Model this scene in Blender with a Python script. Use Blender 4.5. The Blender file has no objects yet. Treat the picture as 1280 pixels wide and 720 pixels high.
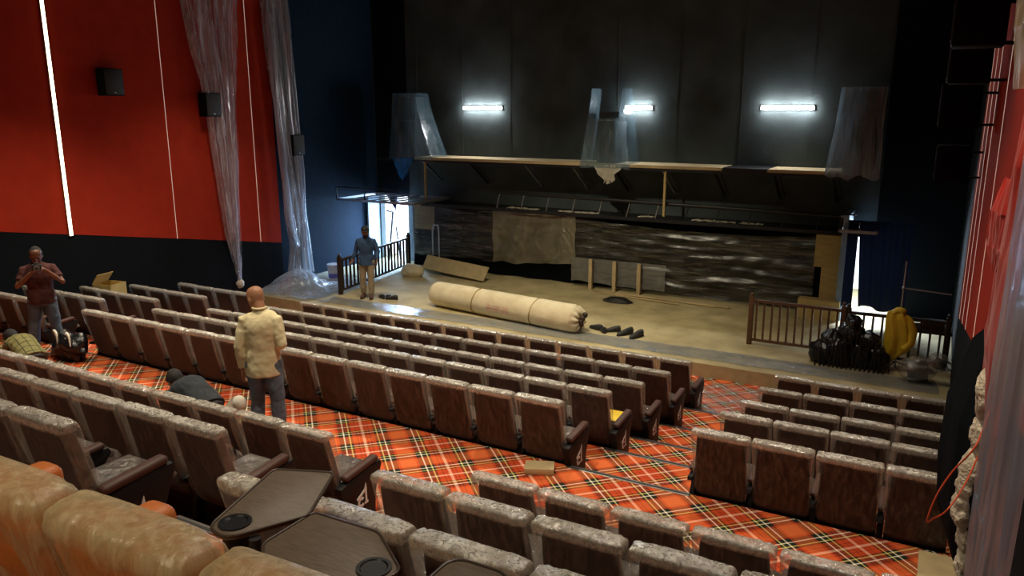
import bpy, bmesh, math, random
from mathutils import Vector, Matrix, Euler, noise
random.seed(7)
PI = math.pi
C = bpy.context.scene.collection
sc = bpy.context.scene
V = Vector
EYE = 4.65            # camera height above the flat floor in front of the stage

# ------------------------------------------------------------------ materials
def new_mat(name):
    m = bpy.data.materials.new(name); m.use_nodes = True
    nt = m.node_tree; b = nt.nodes['Principled BSDF']
    return m, nt, b
def N(nt, t, **kw):
    n = nt.nodes.new(t)
    for k, v in kw.items():
        if k in n.inputs.keys(): n.inputs[k].default_value = v
        else: setattr(n, k, v)
    return n
def L(nt, a, b): nt.links.new(a, b)
def rgba(c): return (c[0], c[1], c[2], 1)
def mat(name, col, rough=.6, metal=0, var=.15, scale=8, bump=0, bscale=60, col2=None, spec=.5, sheen=0, trans=0, stretch=(1, 1, 1)):
    m, nt, b = new_mat(name)
    tc = N(nt, 'ShaderNodeTexCoord'); mp = N(nt, 'ShaderNodeMapping'); mp.inputs['Scale'].default_value = stretch
    L(nt, tc.outputs['Object'], mp.inputs['Vector'])
    n = N(nt, 'ShaderNodeTexNoise', Scale=scale, Detail=4.0); L(nt, mp.outputs[0], n.inputs['Vector'])
    r = N(nt, 'ShaderNodeValToRGB')
    r.color_ramp.elements[0].position = .3; r.color_ramp.elements[1].position = .7
    c2 = col2 or tuple(min(1, c*(1+var)) for c in col)
    r.color_ramp.elements[0].color = rgba(tuple(c*(1-var) for c in col)); r.color_ramp.elements[1].color = rgba(c2)
    L(nt, n.outputs['Fac'], r.inputs['Fac']); L(nt, r.outputs['Color'], b.inputs['Base Color'])
    b.inputs['Roughness'].default_value = rough; b.inputs['Metallic'].default_value = metal
    b.inputs['Specular IOR Level'].default_value = spec
    if sheen: b.inputs['Sheen Weight'].default_value = sheen
    if trans: b.inputs['Transmission Weight'].default_value = trans
    if bump:
        n2 = N(nt, 'ShaderNodeTexNoise', Scale=bscale, Detail=5.0); L(nt, mp.outputs[0], n2.inputs['Vector'])
        bp = N(nt, 'ShaderNodeBump', Strength=bump, Distance=.02); L(nt, n2.outputs['Fac'], bp.inputs['Height'])
        L(nt, bp.outputs[0], b.inputs['Normal'])
    return m
def emis(name, col, s):
    m, nt, b = new_mat(name)
    b.inputs['Base Color'].default_value = rgba(col)
    b.inputs['Emission Color'].default_value = rgba(col); b.inputs['Emission Strength'].default_value = s
    return m
def film(name, tint=(.95, .94, .92), milk=(.75, .72, .66), lo=.05, hi=.45, scale=14, stretch=(1, 1, 1), rough=.16, edge=0, bump=.5, gloss=.45, top=None, crumple_glint=.5, bdist=.02):
    """clear plastic film: transparent, with milky creases and white glints baked into opacity; top=(z0,z1,x0,x1,amount): where gathered film is whitened, overhead light painted into its opacity"""
    m = bpy.data.materials.new(name); m.use_nodes = True; nt = m.node_tree; nt.nodes.clear()
    out = N(nt, 'ShaderNodeOutputMaterial'); tc = N(nt, 'ShaderNodeTexCoord'); oi = N(nt, 'ShaderNodeObjectInfo')
    mp = N(nt, 'ShaderNodeMapping'); mp.inputs['Scale'].default_value = stretch
    ad = N(nt, 'ShaderNodeVectorMath', operation='ADD'); ml = N(nt, 'ShaderNodeMath', operation='MULTIPLY'); ml.inputs[1].default_value = 37.0
    L(nt, oi.outputs['Random'], ml.inputs[0]); L(nt, tc.outputs['Object'], ad.inputs[0]); L(nt, ml.outputs[0], ad.inputs[1])
    L(nt, ad.outputs[0], mp.inputs['Vector'])
    n = N(nt, 'ShaderNodeTexNoise', Scale=scale, Detail=6.0, Roughness=.65, Distortion=.8); L(nt, mp.outputs[0], n.inputs['Vector'])
    r = N(nt, 'ShaderNodeMapRange'); r.inputs['From Min'].default_value = .42; r.inputs['From Max'].default_value = .72
    r.inputs['To Min'].default_value = lo; r.inputs['To Max'].default_value = hi
    L(nt, n.outputs['Fac'], r.inputs['Value'])
    fac = r.outputs[0]
    if top:  # whitens top and sides: overhead light painted into the film's opacity
        sx = N(nt, 'ShaderNodeSeparateXYZ'); L(nt, tc.outputs['Object'], sx.inputs[0])
        a = N(nt, 'ShaderNodeMapRange'); a.inputs['From Min'].default_value = top[0]; a.inputs['From Max'].default_value = top[1]
        L(nt, sx.outputs['Z'], a.inputs['Value'])
        ab = N(nt, 'ShaderNodeMath', operation='ABSOLUTE'); L(nt, sx.outputs['X'], ab.inputs[0])
        c = N(nt, 'ShaderNodeMapRange'); c.inputs['From Min'].default_value = top[2]; c.inputs['From Max'].default_value = top[3]
        c.inputs['To Max'].default_value = top[5] if len(top) > 5 else .6
        L(nt, ab.outputs[0], c.inputs['Value'])
        mx = N(nt, 'ShaderNodeMath', operation='MAXIMUM'); L(nt, a.outputs[0], mx.inputs[0]); L(nt, c.outputs[0], mx.inputs[1])
        mm = N(nt, 'ShaderNodeMath', operation='MULTIPLY'); L(nt, mx.outputs[0], mm.inputs[0]); mm.inputs[1].default_value = top[4]
        n3 = N(nt, 'ShaderNodeTexNoise', Scale=scale*2.2, Detail=4.0, Roughness=.7, Distortion=1.5); L(nt, ad.outputs[0], n3.inputs['Vector'])
        r3 = N(nt, 'ShaderNodeMapRange'); r3.inputs['From Min'].default_value = .35; r3.inputs['From Max'].default_value = .65; r3.inputs['To Min'].default_value = crumple_glint; r3.inputs['To Max'].default_value = 1
        L(nt, n3.outputs['Fac'], r3.inputs['Value'])
        m4 = N(nt, 'ShaderNodeMath', operation='MULTIPLY'); L(nt, mm.outputs[0], m4.inputs[0]); L(nt, r3.outputs[0], m4.inputs[1]); mm = m4
        a2 = N(nt, 'ShaderNodeMath', operation='ADD', use_clamp=True); L(nt, mm.outputs[0], a2.inputs[0]); L(nt, fac, a2.inputs[1])
        fac = a2.outputs[0]
    tr = N(nt, 'ShaderNodeBsdfTransparent', Color=rgba(tint))
    df = N(nt, 'ShaderNodeBsdfDiffuse', Color=rgba(milk)); tl = N(nt, 'ShaderNodeBsdfTranslucent', Color=rgba(milk))
    gl = N(nt, 'ShaderNodeBsdfGlossy', Color=(.9, .9, .9, 1), Roughness=rough)
    bp = N(nt, 'ShaderNodeBump', Strength=bump, Distance=bdist); L(nt, n.outputs['Fac'], bp.inputs['Height'])
    L(nt, bp.outputs[0], gl.inputs['Normal'])
    m1 = N(nt, 'ShaderNodeMixShader', Fac=.4); L(nt, df.outputs[0], m1.inputs[1]); L(nt, tl.outputs[0], m1.inputs[2])
    m2 = N(nt, 'ShaderNodeMixShader', Fac=gloss); L(nt, m1.outputs[0], m2.inputs[1]); L(nt, gl.outputs[0], m2.inputs[2])
    m3 = N(nt, 'ShaderNodeMixShader'); L(nt, fac, m3.inputs[0]); L(nt, tr.outputs[0], m3.inputs[1]); L(nt, m2.outputs[0], m3.inputs[2])
    L(nt, m3.outputs[0], out.inputs['Surface'])
    return m
def tartan(name):
    m, nt, b = new_mat(name)
    tc = N(nt, 'ShaderNodeTexCoord'); s = N(nt, 'ShaderNodeSeparateXYZ'); L(nt, tc.outputs['Object'], s.inputs[0])
    def M(op, a, c, clamp=False):
        n = N(nt, 'ShaderNodeMath', operation=op)
        for i, q in enumerate((a, c)):
            if q is None: continue
            if isinstance(q, (int, float)): n.inputs[i].default_value = q
            else: L(nt, q, n.inputs[i])
        return n.outputs[0]
    yy = M('SUBTRACT', s.outputs['Y'], M('SUBTRACT', s.outputs['Z'], 1.03))
    P = .76; k = .70711/P
    u = M('ADD', M('MULTIPLY', M('ADD', s.outputs['X'], yy), k), -1.07/P+.5+20)
    v = M('ADD', M('MULTIPLY', M('SUBTRACT', s.outputs['X'], yy), k), 7.56/P+.5+40)
    RED = (.52, .065, .018); ORG = (.66, .145, .042); BLK = (.015, .022, .015); WHT = (.95, .85, .68); YEL = (.70, .60, .20); PNK = (.85, .50, .36); DRD = (.25, .03, .012)
    # half period, mirrored about the red block (position .5) : list of (distance from red centre, colour)
    sett = [(.0, ORG), (.105, RED), (.14, BLK), (.205, WHT), (.226, BLK), (.282, YEL), (.302, BLK), (.335, RED), (.395, DRD), (.415, RED), (.445, DRD), (.460, RED), (.480, PNK)]
    def ramp(t):
        f = M('FRACT', t, None)
        d = M('ABSOLUTE', M('SUBTRACT', f, .5), None)
        r = N(nt, 'ShaderNodeValToRGB'); r.color_ramp.interpolation = 'CONSTANT'
        e = r.color_ramp.elements
        e[0].position = 0; e[0].color = rgba(sett[0][1]); e[1].position = sett[1][0]; e[1].color = rgba(sett[1][1])
        for p, c in sett[2:]:
            q = e.new(p); q.color = rgba(c)
        L(nt, d, r.inputs['Fac']); return r.outputs['Color']
    a, c = ramp(u), ramp(v)
    mx = N(nt, 'ShaderNodeMix', data_type='RGBA'); mx.inputs[0].default_value = .5
    L(nt, a, mx.inputs[6]); L(nt, c, mx.inputs[7])
    n = N(nt, 'ShaderNodeTexNoise', Scale=90.0, Detail=3.0); L(nt, tc.outputs['Object'], n.inputs['Vector'])
    bp = N(nt, 'ShaderNodeBump', Strength=.3, Distance=.01); L(nt, n.outputs['Fac'], bp.inputs['Height'])
    L(nt, mx.outputs[2], b.inputs['Base Color']); L(nt, bp.outputs[0], b.inputs['Normal'])
    b.inputs['Roughness'].default_value = .95; b.inputs['Specular IOR Level'].default_value = .1
    return m

MAT = {}
MAT['carpet'] = tartan('tartan_carpet')
MAT['redwall'] = mat('red_acoustic_fabric', (.44, .036, .016), .9, bump=.25, bscale=220, var=.08, scale=3, spec=.1)
MAT['black'] = mat('black_felt', (.006, .008, .011), .95, bump=.2, bscale=150, spec=.15)
MAT['blackwall'] = mat('black_painted_wall', (.066, .084, .086), .85, bump=.25, bscale=30, var=.3, scale=1.2, spec=.2)
MAT['bluedrape'] = mat('blue_black_drape', (.006, .012, .030), .9)
MAT['navy'] = mat('dark_navy_wall_fabric', (.007, .021, .044), .9, bump=.2, bscale=120, spec=.15)
MAT['ceil'] = mat('dark_ceiling', (.02, .02, .022), .9)
MAT['ply'] = mat('plywood_stage', (.40, .325, .16), .8, var=.22, scale=1.6, bump=.12, bscale=20, col2=(.53, .44, .24))
MAT['board'] = mat('plywood_board', (.50, .37, .15), .75, var=.12, scale=3, stretch=(1, 1, 5), bump=.1)
MAT['chip'] = mat('beige_board', (.46, .36, .19), .8, var=.12, scale=6)
MAT['wood'] = mat('dark_varnished_wood', (.115, .052, .022), .45, var=.3, scale=12, stretch=(1, 1, 6))
MAT['wooddark'] = mat('near_black_wood', (.035, .018, .012), .5, var=.3, scale=12)
MAT['shelf'] = mat('raw_shelf_timber', (.52, .40, .22), .8, var=.2, scale=5, stretch=(.3, 1, 1))
MAT['alu'] = mat('aluminium_nosing', (.30, .29, .27), .35, 1, var=.1)
MAT['cabinet'] = mat('charcoal_cabinet', (.035, .043, .047), .8)
MAT['rubber'] = mat('black_rubber', (.02, .02, .02), .6)
MAT['metal'] = mat('black_steel', (.03, .03, .033), .45, .6)
MAT['gmetal'] = mat('galvanised_steel', (.45, .47, .5), .4, .8)
MAT['seat'] = mat('brown_seat_fabric', (.034, .015, .011), .8, var=.2, scale=30, bump=.25, bscale=260, sheen=.15)
MAT['pad'] = mat('brown_arm_pad', (.060, .022, .015), .6, var=.15, scale=20)
MAT['shell'] = mat('black_plastic_seat_shell', (.010, .009, .010), .55, spec=.25)
MAT['white'] = mat('white_print', (.85, .85, .82), .6, var=.03)
MAT['orange'] = mat('orange_leather', (.52, .15, .032), .5, var=.15, scale=9, bump=.15, bscale=90)
MAT['tray'] = mat('brown_laminate_tray', (.12, .088, .062), .5, var=.25, scale=14, stretch=(1, 8, 1))
MAT['trayrim'] = mat('dark_tray_rim', (.05, .032, .022), .4)
MAT['dark'] = mat('black_cup_liner', (.006, .008, .012), .35)
MAT['cloth'] = mat('cream_canvas', (.68, .58, .38), .9, var=.10, scale=3, bump=.35, bscale=9, col2=(.76, .68, .48))
MAT['rope'] = mat('jute_tape', (.42, .30, .12), .9, var=.2)
MAT['pink'] = mat('faded_pink_print', (.66, .44, .34), .9, var=.1)
MAT['yellow'] = mat('yellow_raincoat', (.75, .52, .03), .55, var=.12, scale=5, bump=.4, bscale=14)
MAT['redcloth'] = mat('red_cloth', (.62, .030, .012), .85, var=.12, scale=5, bump=.2, bscale=150, sheen=.3)
MAT['wool'] = mat('cream_insulation_wool', (.62, .54, .40), 1, var=.25, scale=12, bump=1, bscale=35)
MAT['carton'] = mat('brown_cardboard', (.52, .38, .12), .85, var=.12, scale=5)
MAT['cable'] = mat('red_cable', (.75, .10, .03), .5)
MAT['bag'] = mat('black_glossy_bag', (.012, .013, .015), .22, bump=.8, bscale=14)
MAT['blueboard'] = mat('pale_blue_board', (.30, .42, .55), .7)
MAT['bucket'] = mat('white_bucket', (.55, .56, .62), .45)
MAT['label'] = mat('violet_bucket_label', (.12, .12, .50), .5)
MAT['skin'] = mat('skin_brown', (.36, .17, .09), .5, var=.08, scale=12)
MAT['skin2'] = mat('skin_dark_brown', (.22, .10, .055), .5, var=.08, scale=12)
MAT['hair'] = mat('black_hair', (.012, .010, .009), .7, bump=.8, bscale=90)
MAT['eye'] = mat('dark_eye', (.01, .008, .006), .2)
MAT['lip'] = mat('lips', (.22, .08, .06), .5)
MAT['cream'] = mat('cream_cotton_shirt', (.72, .63, .38), .9, var=.05, bump=.5, bscale=9, scale=4)
MAT['jean'] = mat('blue_denim', (.105, .135, .185), .9, var=.3, scale=7, bump=.3, bscale=150)
MAT['maroon'] = mat('dark_maroon_cotton', (.075, .020, .016), .9, var=.2, scale=9, bump=.4, bscale=14)
MAT['navyshirt'] = mat('blue_shirt', (.045, .10, .21), .9, var=.15, bump=.4, bscale=14)
MAT['khaki'] = mat('beige_trousers', (.36, .29, .19), .9, var=.1, bump=.4, bscale=14)
MAT['tshirt'] = mat('charcoal_tshirt', (.022, .027, .034), .9, var=.3, scale=12, bump=.4, bscale=14)
MAT['cap'] = mat('white_cap', (.78, .74, .62), .9, var=.06, bump=.3)
MAT['glass'] = mat('lens_glass', (.02, .02, .03), .05, spec=1)
MAT['film_seat'] = film('seat_film', lo=.008, hi=.20, scale=13, stretch=(2.2, 2.2, .4), top=(.884, .908, .232, .25, .92, .44), milk=(.70, .67, .56), gloss=.42, rough=.17, bump=.9, crumple_glint=.36)  # white tops and edges stand in for overhead light and glints
MAT['film_cushion'] = film('cushion_film', lo=.12, hi=.62, scale=20, gloss=.6, rough=.12, bump=.9, milk=(.66, .62, .56))
MAT['film_orange'] = film('recliner_film', lo=.10, hi=.58, scale=8, stretch=(1.7, 1.7, .4), milk=(.88, .78, .48), top=(.76, .84, .34, .40, .45), gloss=.16, rough=.3, crumple_glint=.7, bump=.6)
MAT['film_drape'] = film('hanging_film', lo=.16, hi=.95, scale=3.2, stretch=(3.2, 3.2, .28), milk=(.92, .90, 1.0), gloss=.30, rough=.2)
MAT['film_wall'] = film('grey_hanging_film', lo=.48, hi=.88, scale=3, stretch=(3, 3, .25), milk=(.60, .64, .72), gloss=.4, rough=.25)
MAT['film_front'] = film('front_hanging_film', lo=.60, hi=.93, scale=3, stretch=(3, 3, .22), milk=(.55, .66, .84), gloss=.35, rough=.22)
MAT['film_floor'] = film('floor_film', lo=.42, hi=.75, scale=2.6, stretch=(1, 1.6, 1), milk=(.34, .41, .50), gloss=.35, rough=.22, bump=.7)
MAT['film_clear'] = film('clear_floor_film', lo=.10, hi=.65, scale=5, milk=(.75, .72, .68), gloss=.5, rough=.15, bump=.9)
MAT['film_stage'] = film('stage_film', tint=(.8, .8, .78), lo=.08, hi=.42, scale=4.5, stretch=(.28, 1, 4.2), milk=(.36, .34, .26), gloss=.42, rough=.32, bump=.35)
MAT['film_beige'] = film('beige_stage_film', tint=(.8, .8, .75), lo=.36, hi=.66, scale=2.4, stretch=(1, 1, .7), milk=(.52, .46, .30), gloss=.3, rough=.3)
MAT['film_grey'] = film('grey_panel_film', tint=(.8, .8, .8), lo=.50, hi=.72, scale=3, milk=(.34, .36, .38), gloss=.3, rough=.3)
MAT['film_blue'] = film('blue_speaker_film', tint=(.72, .8, .85), lo=.22, hi=.55, scale=3, stretch=(2, 2, .4), milk=(.30, .50, .62), gloss=.3, rough=.25)
MAT['film_smoke'] = film('smoke_speaker_film', tint=(.8, .85, .9), lo=.50, hi=.78, scale=3, stretch=(2, 2, .4), milk=(.24, .33, .38), gloss=.25, rough=.3)
MAT['film_bag'] = film('clear_bag_film', lo=.15, hi=.6, scale=9, gloss=.6, rough=.12, bump=.9)
MAT['bluetarp'] = mat('blue_tarp', (.05, .30, .62), .5, bump=.4, bscale=12)
MAT['led'] = emis('tube_light', (.97, .985, 1), 120)
MAT['ledwarm'] = emis('warm_led_strip', (1, .84, .50), 7)
MAT['dot'] = emis('seam_glint_glow', (1, .72, .55), .38)  # weak glow imitating glints on the wall panel seams, no lamp

# ------------------------------------------------------------------ object helpers
def tag(o, label=None, cat=None, group=None, kind=None):
    if label: o['label'] = label
    if cat: o['category'] = cat
    if group: o['group'] = group
    if kind: o['kind'] = kind
    return o
def thing(name, label, cat, loc=(0, 0, 0), rz=0, group=None):
    o = bpy.data.objects.new(name, None); C.objects.link(o); o.empty_display_size = .1
    o.location = loc; o.rotation_euler = (0, 0, rz)
    return tag(o, label, cat, group)
def finish(name, bm, m, parent=None, smooth=True, angle=None):
    bmesh.ops.recalc_face_normals(bm, faces=bm.faces)
    me = bpy.data.meshes.new(name); bm.to_mesh(me); bm.free()
    if smooth:
        for p in me.polygons: p.use_smooth = True
        me.set_sharp_from_angle(angle=math.radians(angle or 40))
    mats = m if isinstance(m, (list, tuple)) else [m]
    for q in mats: me.materials.append(MAT[q] if isinstance(q, str) else q)
    o = bpy.data.objects.new(name, me); C.objects.link(o)
    if parent: o.parent = parent
    return o
def B(): return bmesh.new()
def box(bm, lo, hi, bevel=0, seg=2, M=None):
    lo, hi = V(lo), V(hi); c = (lo+hi)/2; s = hi-lo
    r = bmesh.ops.create_cube(bm, size=1.0)
    vs = r['verts']
    for v in vs: v.co = V((v.co.x*s.x, v.co.y*s.y, v.co.z*s.z))
    if bevel:
        es = list({e for v in vs for e in v.link_edges})
        g = bmesh.ops.bevel(bm, geom=es, offset=min(bevel, min(s)*.49), segments=seg, affect='EDGES', profile=.5)
        vs = list({v for f in g['faces'] for v in f.verts} | {v for v in vs if v.is_valid})
    T = Matrix.Translation(c)
    if M is not None: T = M @ T
    bmesh.ops.transform(bm, matrix=T, verts=vs)
def cyl(bm, a, b, r, r2=None, n=12, caps=True):
    a, b = V(a), V(b); d = b-a
    q = d.to_track_quat('Z', 'Y').to_matrix().to_4x4()
    bmesh.ops.create_cone(bm, cap_ends=caps, segments=n, radius1=r, radius2=r if r2 is None else r2, depth=d.length, matrix=Matrix.Translation((a+b)/2) @ q)
def bar(bm, a, b, w, h, up=(0, 0, 1)):
    """rectangular bar from a to b, w across, h along up"""
    a, b = V(a), V(b); d = (b-a).normalized(); s = d.cross(V(up)).normalized(); u = s.cross(d)
    vs = [bm.verts.new(p+s*x*w/2+u*z*h/2) for p in (a, b) for x, z in ((-1, -1), (1, -1), (1, 1), (-1, 1))]
    for f in ((0, 1, 2, 3), (7, 6, 5, 4), (0, 4, 5, 1), (1, 5, 6, 2), (2, 6, 7, 3), (3, 7, 4, 0)): bm.faces.new([vs[i] for i in f])
def tube(bm, pts, r, n=8, closed=False):
    pts = [V(p) for p in pts]; rings = []
    for i, p in enumerate(pts):
        d = (pts[min(i+1, len(pts)-1)]-pts[max(i-1, 0)]).normalized()
        s = d.cross(V((.13, .21, .97))).normalized(); u = s.cross(d)
        rr = r[i] if isinstance(r, (list, tuple)) else r
        rings.append([bm.verts.new(p+(s*math.cos(a)+u*math.sin(a))*rr) for a in [2*PI*k/n for k in range(n)]])
    for i in range(len(rings)-1):
        for k in range(n): bm.faces.new((rings[i][k], rings[i][(k+1) % n], rings[i+1][(k+1) % n], rings[i+1][k]))
    bm.faces.new(rings[0][::-1]); bm.faces.new(rings[-1])
def smoothpath(pts, n=6):
    pts = [V(p) for p in pts]; out = []
    for i in range(len(pts)-1):
        p0, p1, p2, p3 = pts[max(i-1, 0)], pts[i], pts[i+1], pts[min(i+2, len(pts)-1)]
        for k in range(n):
            t = k/n
            out.append(.5*((2*p1)+(p2-p0)*t+(2*p0-5*p1+4*p2-p3)*t*t+(3*p1-p0-3*p2+p3)*t**3))
    return out+[pts[-1]]
def sphere(bm, c, r, seg=16, M=None):
    r = V((r, r, r)) if isinstance(r, (int, float)) else V(r)
    T = Matrix.Translation(V(c)) @ (M.to_4x4() if M is not None else Matrix()) @ Matrix.Diagonal((r.x, r.y, r.z, 1))
    bmesh.ops.create_uvsphere(bm, u_segments=seg, v_segments=max(6, seg*2//3), radius=1, matrix=T)
def loft(bm, sec, side=(1, 0, 0), n=18, cap=True, expo=2.0, fn=None):
    """sec: list of (centre, r_side, r_front); side: hint for the side axis"""
    rings = []; side = V(side)
    cs = [V(s[0]) for s in sec]
    for i, (c, ra, rb) in enumerate(sec):
        d = (cs[min(i+1, len(cs)-1)]-cs[max(i-1, 0)]).normalized()
        s = (side-d*side.dot(d)).normalized(); f = d.cross(s)
        ring = []
        for k in range(n):
            a = 2*PI*k/n; ca, sa = math.cos(a), math.sin(a)
            x = math.copysign(abs(ca)**(2/expo), ca); y = math.copysign(abs(sa)**(2/expo), sa)
            p = cs[i]+s*x*ra+f*y*rb
            if fn: p = fn(p, a, i/(len(sec)-1))
            ring.append(bm.verts.new(p))
        rings.append(ring)
    for i in range(len(rings)-1):
        for k in range(n): bm.faces.new((rings[i][k], rings[i][(k+1) % n], rings[i+1][(k+1) % n], rings[i+1][k]))
    if cap:
        bm.faces.new(rings[0][::-1]); bm.faces.new(rings[-1])
    return rings
def prism(bm, poly, axis, a, b, bevel=0):
    """extrude polygon (2D) along axis 'x','y' or 'z' between a and b"""
    def P(u, v, t): return {'x': (t, u, v), 'y': (u, t, v), 'z': (u, v, t)}[axis]
    lo = [bm.verts.new(P(u, v, a)) for u, v in poly]; hi = [bm.verts.new(P(u, v, b)) for u, v in poly]
    n = len(poly); fs = [bm.faces.new(lo), bm.faces.new(hi[::-1])]
    for i in range(n): fs.append(bm.faces.new((lo[i], hi[i], hi[(i+1) % n], lo[(i+1) % n])))
    if bevel:
        bmesh.ops.recalc_face_normals(bm, faces=fs)
        es = list({e for f in fs[:2] for e in f.edges})
        bmesh.ops.bevel(bm, geom=es, offset=bevel, segments=2, affect='EDGES', profile=.5)
def sheet(bm, fn, nu, nv, thick=0, closed=False):
    """grid surface fn(u,v)->point, u,v in 0..1"""
    g = [[bm.verts.new(fn(i/nu, j/nv)) for j in range(nv+1)] for i in range(nu+1)]
    fs = []
    for i in range(nu):
        for j in range(nv): fs.append(bm.faces.new((g[i][j], g[i+1][j], g[i+1][j+1], g[i][j+1])))
    if thick: bmesh.ops.solidify(bm, geom=fs, thickness=thick)
    return g
def nz(x, y=0, z=0): return noise.noise(V((x, y, z)))
def remesh(o, voxel, smooth=3, disp=0, dscale=8):
    m = o.modifiers.new('r', 'REMESH'); m.mode = 'VOXEL'; m.voxel_size = voxel; m.use_smooth_shade = True
    s = o.modifiers.new('s', 'SMOOTH'); s.iterations = smooth; s.factor = .5
    dg = bpy.context.evaluated_depsgraph_get(); dg.update()
    me = bpy.data.meshes.new_from_object(o.evaluated_get(dg)); o.modifiers.clear()
    ms = [q for q in o.data.materials]; old = o.data; o.data = me; bpy.data.meshes.remove(old)
    if not me.materials:
        for q in ms: me.materials.append(q)
    if disp:
        for v in me.vertices:
            f = nz(v.co.x*dscale, v.co.y*dscale, v.co.z*dscale*.8)+.5*nz(v.co.x*dscale*2.3+5, v.co.y*dscale*2.3, v.co.z*dscale*2.3)
            v.co += v.normal*f*disp
    for p in me.polygons: p.use_smooth = True
    return o
def copy_tree(o, parent=None):
    c = o.copy(); C.objects.link(c); c.parent = parent
    for ch in list(o.children): copy_tree(ch, c)
    return c
def struct(name, bm, m, smooth=False, label=None):
    o = finish(name, bm, m, smooth=smooth); o['kind'] = 'structure'
    if label: o['label'] = label
    return o

# ------------------------------------------------------------------ the hall
XL, XR = -14.70, .47
YB, YF = 18.5, -3.2
ZC = 8.2
ZS = .25                                  # stage height
FL = {'LE': 0.0, 'LD': .19, 'LC': .36, 'LB': .585, 'LA': .81, 'B1': 1.03, 'B2': 1.515, 'B3': 1.98, 'B4': 2.44, 'B5': 2.92}
RY = {'LA': 6.71, 'LB': 7.79, 'LC': 8.83, 'LD': 9.87, 'LE': 11.02, 'B1': 4.58, 'B2': 3.44, 'B3': 2.34}
NOSE = [('B5', 'B4', .80), ('B4', 'B3', 1.98), ('B3', 'B2', 3.10), ('B2', 'B1', 4.36), ('B1', 'LA', 6.86), ('LA', 'LB', 7.90), ('LB', 'LC', 8.84), ('LC', 'LD', 9.95), ('LD', 'LE', 11.12)]
bm = B()
prof = [(YF, FL['B5'])]
for a, b, y in NOSE: prof += [(y, FL[a]), (y, FL[b])]
prof += [(YB+.2, 0), (YB+.2, -.3), (YF, -.3)]
prism(bm, prof, 'x', XL-.2, XR+.2)
struct('floor', bm, 'carpet')
# half steps in the rear aisle
AX0, AX1 = -4.28, -2.92
for nm, y0, y1, z in (('half_step', 4.36, 4.74, 1.27), ('half_step', 3.10, 3.44, 1.75), ('half_step', 1.98, 2.30, 2.21)):
    bm = B(); box(bm, (AX0, y0, z-.3), (AX1, y1, z), .004); o = finish(nm, bm, 'carpet', smooth=False)
    o['kind'] = 'structure'; o.name = 'trim_step'
# nosing strips
def nosing(x0, x1, y, z, lab, grp):
    bm = B(); box(bm, (x0, y-.055, z-.002), (x1, y+.008, z+.007), .003); box(bm, (x0, y+.002, z-.035), (x1, y+.008, z+.002), .001)
    o = finish('step_nosing', bm, 'alu', smooth=False); tag(o, lab, 'step edge strip', grp)
    b2 = B(); box(b2, (x0, y-.04, z+.005), (x1, y-.018, z+.010)); finish('rubber_insert', b2, 'rubber', o, smooth=False)
rowsname = {6.86: 'behind the rear row', 7.90: 'behind the fourth row', 8.84: 'behind the third row', 9.95: 'behind the second row', 11.12: 'behind the front row'}
for a, b, y in NOSE[4:]:
    nosing(-3.10, -1.80, y, FL[a], 'metal step edge strip in the right aisle '+rowsname[y]+' of the front block', 'step edge strips')
    nosing(-12.05, -11.0, y, FL[a], 'metal step edge strip in the left aisle '+rowsname[y]+' of the front block', 'step edge strips')
for (y, z), w_ in zip(((4.74, 1.27), (4.36, 1.515), (3.44, 1.75), (3.10, 1.98), (2.30, 2.21), (1.98, 2.44)), ('lowest', 'second lowest', 'third lowest', 'fourth lowest', 'second highest', 'highest')):
    nosing(AX0+.02, AX1-.02, y, z, 'metal edge strip on the %s step between the rear seat blocks' % w_, 'step edge strips')
# walls
def wallbox(name, lo, hi, m): bm = B(); box(bm, lo, hi); return struct(name, bm, m)
wallbox('wall_left', (XL-.25, YF-.3, -.3), (XL-.03, YB+.2, ZC+.2), 'navy')
wallbox('wall_right', (XR+.03, YF-.3, -.3), (XR+.25, YB+.2, ZC+.2), 'black')
wallbox('wall_rear', (XL-.25, YF-.3, -.3), (XR+.25, YF, ZC+.2), 'black')
wallbox('ceiling', (XL-.25, YF-.3, ZC), (XR+.25, YB+.3, ZC+.2), 'ceil')
# screen wall with its two doorways
DL = (-14.62, -13.62); DR = (-1.70, -.62); DH = 2.2
bm = B()
for x0, x1, z0, z1 in ((XL-.25, DL[0], -.3, ZC), (DL[0], DL[1], 2.15, ZC), (DL[1], DR[0], -.3, ZC), (DR[0], DR[1], DH, ZC), (DR[1], XR+.25, -.3, ZC)):
    box(bm, (x0, YB, z0), (x1, YB+.2, z1))
struct('wall_screen', bm, 'blackwall')
for nm, x0, x1, z0 in (('trim_felt', XL, -13.55, 2.17), ('trim_felt', -.62, XR, -.2), ('trim_felt', -1.15, -.62, 2.22)):
    bm = B(); box(bm, (x0, YB-.012, z0), (x1, YB, ZC)); struct(nm, bm, 'black')
# vertical cladding joints of the screen wall
bm = B()
for k in range(9):
    x = -13.2+k*1.5
    box(bm, (x, YB-.006, 2.6), (x+.015, YB, ZC))
struct('trim_1', bm, 'blackwall')
# acoustic panels: red above, black below, following the rake
def zr(y): return EYE-2.37-(y-8.98)*.177
seams = [-3.0, -.6, 1.8, 4.2, 6.6, 9.0, 11.4, 13.8, 14.5]
for side, x0, x1 in (('left', XL-.03, XL), ('right', XR, XR+.03)):
    bm = B()
    for a, b in zip(seams[:-1], seams[1:]):
        g = .008
        prism(bm, [(a+g, zr(a)), (b-g, zr(b)), (b-g, ZC), (a+g, ZC)], 'x', x0, x1)
    struct('trim_red_'+side, bm, 'redwall')
    bm = B()
    prism(bm, [(YF, 2.0), (YF, zr(YF)-.01), (14.5, zr(14.5)-.01), (14.5, -.2)], 'x', x0+.002, x1-.002)
    struct('trim_black_'+side, bm, 'black')
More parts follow.
